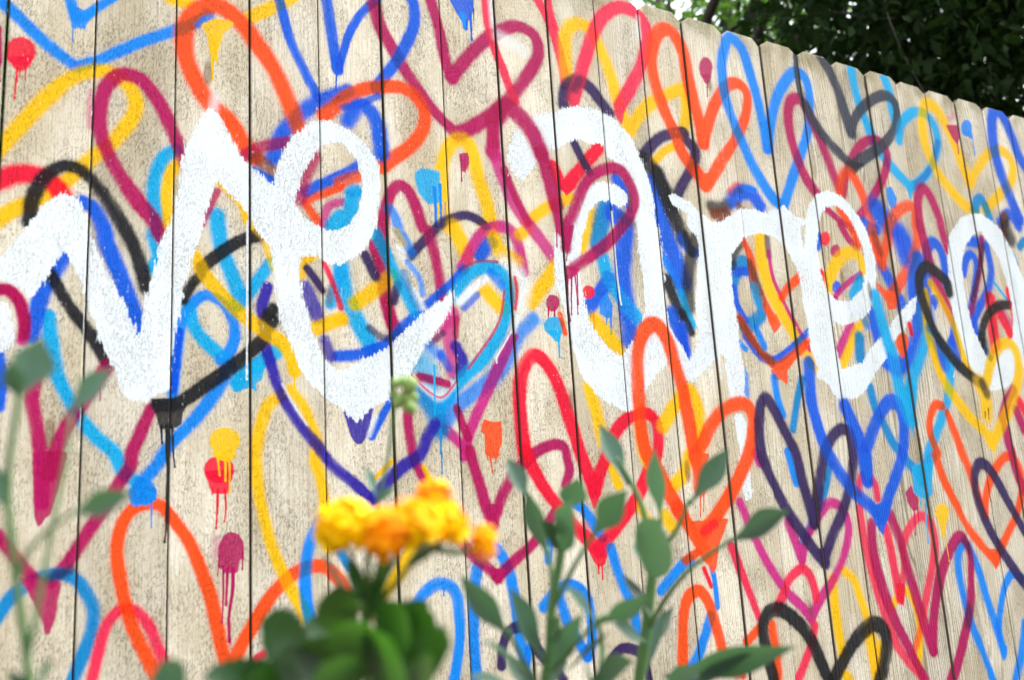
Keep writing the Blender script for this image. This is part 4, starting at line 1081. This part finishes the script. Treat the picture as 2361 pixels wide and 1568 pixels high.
BUD_STEM = [
 ('stem',[(0.292,-0.818,0.303),(0.282,-0.833,0.382),(0.282,-0.851,0.448),(0.286,-0.868,0.501),(0.291,-0.882,0.542),(0.293,-0.894,0.583),(0.294,-0.902,0.606)],0.003,0.0013),
 ('stem',[(0.293,-0.896,0.589),(0.299,-0.902,0.597),(0.305,-0.908,0.605)],0.001,0.0007),
 ('leaf',(0.285,-0.868,0.505),(0.278,-0.861,0.536),0.0108,'spoon',0.5,0.1),
 ('leaf',(0.286,-0.868,0.501),(0.293,-0.888,0.516),0.0068,'spoon',0.5,0.1),
 ('leaf',(0.283,-0.840,0.402),(0.264,-0.839,0.445),0.0127,'spoon',0.5,0.1)]
BUDS = [((0.293,-0.903,0.615),0.0052),((0.303,-0.913,0.611),0.0075),((0.302,-0.905,0.601),0.0062),((0.296,-0.900,0.597),0.0058),((0.306,-0.905,0.591),0.0065),((0.299,-0.907,0.616),0.005),((0.310,-0.904,0.602),0.006),((0.292,-0.899,0.605),0.004)]
KAL_ROOT = (0.209,-1.010,0.308)
UMBELS = [((0.178,-1.046,0.471),0.0203,40,0.12),((0.196,-1.044,0.465),0.0130,18,0.65),((0.189,-1.099,0.462),0.0179,34,0.7),((0.210,-1.102,0.468),0.0181,34,0.5),((0.243,-1.087,0.469),0.0173,30,0.35),((0.254,-1.051,0.493),0.0135,20,0.7),((0.275,-1.091,0.456),0.0107,18,0.8),((0.276,-1.089,0.446),0.0092,12,0.8)]
KAL_STALKS = [[(0.203,-1.031,0.400),(0.197,-1.033,0.424),(0.181,-1.043,0.453)],
[(0.203,-1.031,0.400),(0.192,-1.056,0.430),(0.186,-1.071,0.454)],
[(0.203,-1.031,0.400),(0.193,-1.068,0.427),(0.187,-1.095,0.451)],
[(0.203,-1.031,0.400),(0.197,-1.070,0.423),(0.205,-1.095,0.454)],
[(0.203,-1.031,0.400),(0.205,-1.060,0.416),(0.219,-1.075,0.438),(0.233,-1.077,0.459)],
[(0.219,-1.075,0.438),(0.242,-1.059,0.458),(0.254,-1.048,0.479)],
[(0.219,-1.075,0.438),(0.243,-1.069,0.450),(0.253,-1.078,0.460)],
[(0.234,-1.075,0.450),(0.258,-1.077,0.445),(0.272,-1.086,0.446)],
[(0.209,-1.015,0.327),(0.204,-1.022,0.367),(0.203,-1.031,0.400)]]
KAL_LEAVES = [((0.161,-1.020,0.368),(0.111,-1.047,0.403),0.0484,0.05),
 ((0.159,-0.992,0.357),(0.106,-1.022,0.369),0.0345,0.2),
 ((0.151,-1.023,0.356),(0.076,-1.027,0.367),0.0336,0.2),
 ((0.185,-1.015,0.385),(0.168,-1.052,0.425),0.0362,0.1),
 ((0.197,-1.027,0.401),(0.165,-1.032,0.449),0.0129,1.0),
 ((0.191,-1.050,0.411),(0.179,-1.052,0.444),0.0143,0.4),
 ((0.190,-1.059,0.398),(0.198,-1.077,0.449),0.0134,0.9),
 ((0.193,-1.063,0.408),(0.194,-1.097,0.441),0.0107,-0.6),
 ((0.202,-1.028,0.394),(0.205,-1.028,0.430),0.0132,-0.3),
 ((0.211,-1.057,0.390),(0.224,-1.094,0.408),0.0210,0.4),
 ((0.196,-1.070,0.382),(0.223,-1.104,0.400),0.0422,0.1),
 ((0.189,-1.076,0.377),(0.191,-1.122,0.407),0.0405,0.1),
 ((0.196,-1.087,0.358),(0.211,-1.151,0.380),0.0536,0.05),
 ((0.171,-1.084,0.358),(0.152,-1.132,0.402),0.0465,0.1),
 ((0.160,-1.041,0.357),(0.139,-1.060,0.387),0.0454,0.1),
 ((0.167,-1.054,0.347),(0.111,-1.075,0.375),0.0472,0.2),
 ((0.178,-1.098,0.349),(0.162,-1.160,0.390),0.0479,-0.1),
 ((0.187,-1.100,0.337),(0.183,-1.178,0.364),0.0540,0),
 ((0.153,-1.104,0.338),(0.117,-1.152,0.377),0.0498,0.1),
 ((0.138,-1.059,0.339),(0.090,-1.072,0.365),0.0465,0.1),
 ((0.217,-0.996,0.372),(0.263,-0.990,0.378),0.0571,0.3),
 ((0.202,-0.987,0.376),(0.180,-0.956,0.398),0.0521,0.2),
 ((0.223,-1.078,0.438),(0.231,-1.099,0.452),0.0063,0.5),
 ((0.258,-1.077,0.445),(0.250,-1.085,0.449),0.0057,0.2)]
TWIGS = [([(3.553,0.777,2.980),(3.508,0.745,2.757),(3.472,0.693,2.581),(3.516,0.693,2.484),(3.584,0.685,2.354),(3.660,0.684,2.182)],0.0035),([(4.727,0.720,3.167),(4.462,0.818,2.968),(4.190,0.902,2.836),(3.939,1.056,2.847),(3.745,1.152,2.938)],0.009),([(3.504,1.065,2.923),(3.608,0.906,2.825),(3.625,0.790,2.765)],0.003)]
for pts, r_ in TWIGS:
    V, F = tube([Vector(q)-T_RIGHT.location for q in pts], r_, r_*.7, 6, 6); link('hanging_twig', mesh('hanging_twig', V, F), M_BARK, T_RIGHT)
def leaf_mesh(name, prof, n=9, fold=.22, scallop=0):
    """unit leaf along +y, width 1 along x, fold up along the midrib, drawn at x = -1,-.5,0,.5,1 of the half width"""
    V, F = [], []
    for j in range(n+1):
        t = j/n; hw = prof(t)*.5
        if scallop and 0 < j < n: hw *= 1+scallop*(1 if j % 2 else -1)
        for s in (-1, -.5, 0, .5, 1): V.append((s*hw, t, fold*hw*abs(s)**1.3*.9))
    for j in range(n):
        for i_ in range(4): a = j*5+i_; F.append((a, a+1, a+6, a+5))
    return mesh(name, V, F)
def interp(pts):
    xs, ys = zip(*pts); return lambda t: float(np.interp(t, xs, ys))
SPOON = interp([(0, .10), (.15, .18), (.28, .42), (.42, .8), (.54, 1), (.64, .96), (.76, .72), (.88, .36), (1, .02)])
ROUND = interp([(0, .12), (.12, .5), (.3, .88), (.5, 1), (.7, .93), (.85, .68), (.95, .38), (1, .05)])
SC = interp([(0, .1), (.12, .42), (.28, .8), (.45, 1), (.62, 1), (.78, .84), (.9, .55), (1, .12)])
def curled(me, c):
    me = me.copy()
    for v in me.vertices: v.co.z += c*(v.co.y**2-v.co.y)*1.2
    return me
LEAVES = {}
def unit_leaf(kind, curl):
    key = (kind, round(curl, 2))
    if key not in LEAVES:
        base = {'spoon': lambda: leaf_mesh('leaf', SPOON, 12, .42), 'round': lambda: leaf_mesh('leaf', ROUND, 10, .25), 'scallop': lambda: leaf_mesh('leaf', SC, 17, .2, .11)}[kind]()
        LEAVES[key] = curled(base, curl)
    return LEAVES[key]
def put_leaf(root, mat, b, t, w_, kind, tilt, curl):
    b, t = Vector(b), Vector(t); t = b+(t-b)*(1.0 if kind == 'scallop' else 1.07); tilt += rnd.uniform(-.4, .4) if kind == 'scallop' else 0; ax = t-b; L = ax.length; ax.normalize()
    up = Vector((0, 0, 1))*(.3 if kind == 'scallop' else .5)+(CAMPOS-b).normalized()
    nrm = (up-ax*up.dot(ax)).normalized(); nrm = Quaternion(ax, tilt) @ nrm; x = ax.cross(nrm)
    m = Matrix((x*w_, ax*L, nrm*w_)).transposed().to_4x4(); m.translation = b-root.location
    me = unit_leaf(kind, curl)
    if not me.materials: me.materials.append(mat)
    o = link('leaf', me, None, root); o.matrix_local = m; return o
M_SAGE = leafy('grey_green_leaf', (.034, .078, .053), (.066, .128, .09), .45, .2, (.09, .22, .07), 25, .4, (.10, .18, .12), 1.3)
M_SAGE_STEM = simple('green_stem', (.09, .19, .055), .6, 30, (.06, .15, .045))
def grow(data, name, label, cat, group=None):
    b = Vector(data[0][1][0]); root = tag(empty(name, (b.x, b.y, 0)), label, cat, group)
    for d_ in data:
        if d_[0] == 'stem':
            pts = [Vector(q)-root.location for q in d_[1]]
            if d_ is data[0]: pts = [Vector((0, 0, -.03)), Vector((pts[0].x*.5, pts[0].y*.5, pts[0].z*.55))]+pts
            V, F = tube(pts, d_[2], d_[3], 8, 5); link('stem', mesh('stem', V, F), M_SAGE_STEM, root)
        else: put_leaf(root, M_SAGE, *d_[1:])
    return root
G = 'grey-green plants in the flower bed'
grow(TALL_SAGE, 'flower_bed_plant', 'tall grey-green plant with the thickest stem and a long pale leaf reaching right', 'plant', G)
grow(SPREADING_SAGE, 'flower_bed_plant', 'grey-green plant with many arching leaves, directly right of the orange flowers', 'plant', G)
grow(SIDE_SAGE, 'flower_bed_plant', 'thin blurred grey-green plant at the far left edge, close to the camera', 'plant', G)
grow(LOW_SAGE, 'flower_bed_plant', 'low pale plant with one round leaf tip, bottom left of the orange flowers', 'plant', G)
bs = grow(BUD_STEM, 'budding_plant', 'slender light green stem with a tuft of small buds rising above the orange flowers', 'plant')
M_BUD = simple('green_bud', (.16, .30, .07), .6, 60, (.26, .36, .10))
def bud_mesh():
    bm = bmesh.new(); bmesh.ops.create_icosphere(bm, subdivisions=2, radius=1)
    for v in bm.verts:
        a = math.atan2(v.co.y, v.co.x); v.co *= 1+.12*math.cos(5*a)*(1-v.co.z*v.co.z); v.co.z *= 1.25
    me = bpy.data.meshes.new('bud'); bm.to_mesh(me); bm.free()
    for p_ in me.polygons: p_.use_smooth = True
    return me
BUD = bud_mesh(); BUD.materials.append(M_BUD)
for c, s in BUDS:
    o = link('bud', BUD, None, bs); o.location = Vector(c)-bs.location; o.scale = (s, s, s); o.rotation_euler = (rnd.uniform(-.6, .6), rnd.uniform(-.6, .6), rnd.uniform(0, 6))

# the orange kalanchoe
M_KLEAF = leafy('kalanchoe_leaf', (.008, .032, .012), (.014, .055, .011), .33, .25, (.06, .22, .01), 45, .6, None, .8)
M_KSTEM = simple('kalanchoe_stem', (.09, .17, .035), .6, 30, (.06, .12, .03))
kal = tag(empty('kalanchoe', (KAL_ROOT[0], KAL_ROOT[1], 0)), 'orange-flowered kalanchoe with dark scalloped leaves, out of focus in front of the fence', 'plant')
for pts in KAL_STALKS:
    pts = [Vector(q)-kal.location for q in pts]
    if pts is not None and pts[0].z < .31 and len(pts) == 3 and abs(pts[-1].z-pts[0].z) > .03 and pts[0] != Vector(KAL_STALKS[0][0])-kal.location and KAL_STALKS[-1][0] == KAL_STALKS[-1][0] and (Vector(KAL_STALKS[-1][0])-kal.location-pts[0]).length < 1e-6:
        pts = [Vector((0, 0, -.02))]+pts
    V, F = tube(pts, .0032, .0018, 7, 5); link('flower_stalk', mesh('flower_stalk', V, F), M_KSTEM, kal)
for b, t, w_, ti in KAL_LEAVES: put_leaf(kal, M_KLEAF, b, t, w_, 'scallop', ti, .3)
def flower_mesh():
    """four oval petals on a short tube"""
    V, F = [], []
    prof = [(.0, .12), (.2, .24), (.45, .36), (.7, .38), (.9, .24), (1, .05)]
    for k in range(4):
        a = k*math.pi/2; ca, sa = math.cos(a), math.sin(a); b = len(V)
        for t, hw in prof:
            for s in (-1, 0, 1):
                x, y, z = .12+t*.95, s*hw, .10*math.sin(t*2.2)-.22*t*t+.06*abs(s)
                V.append((x*ca-y*sa, x*sa+y*ca, z))
        for j in range(len(prof)-1):
            for i_ in range(2): q = b+j*3+i_; F.append((q, q+1, q+4, q+3))
    b = len(V)
    for z, r in ((.04, .16), (-.5, .2), (-1.1, .12)):
        for k in range(6): V.append((r*math.cos(k*math.pi/3), r*math.sin(k*math.pi/3), z))
    for j in range(2):
        for k in range(6): F.append((b+j*6+k, b+j*6+(k+1) % 6, b+j*6+6+(k+1) % 6, b+j*6+6+k))
    F.append(tuple(range(b, b+6))[::-1])
    return mesh('flower', V, F)
FL = []
for nm, c1, c2 in (('golden_petal', (1., .70, .0), (1., .58, .0)), ('orange_petal', (1., .43, .0), (1., .34, .0))):
    me = flower_mesh(); me.materials.append(leafy(nm, c1, c2, .6, .35, c1, 2, .12)); FL.append(me)
for c, r, n_, orange in UMBELS:
    c = Vector(c)-kal.location; out = (CAMPOS-Vector(KAL_ROOT)); out.z = 0; out.normalize()
    for k in range(n_):
        z = 1-1.75*(k+.5)/n_; a = k*2.39996+rnd.uniform(-.3, .3); q = math.sqrt(max(0, 1-z*z))
        dv = Vector((q*math.cos(a), q*math.sin(a), z)); nv = (dv+Vector((0, 0, .35))).normalized()
        o = link('flower', FL[1 if rnd.random() < orange else 0], None, kal)
        sz = r*rnd.uniform(.5, .68); o.matrix_local = Matrix.Translation(c+Vector((dv.x*r*.85, dv.y*r*.85, dv.z*r*.78))+Vector((rnd.uniform(-.22, .22)*r, rnd.uniform(-.2, .2)*r, rnd.uniform(-.18, .18)*r))) @ nv.to_track_quat('Z', 'Y').to_matrix().to_4x4() @ Matrix.Rotation(rnd.uniform(0, 6.28), 4, 'Z') @ Matrix.Scale(sz, 4)
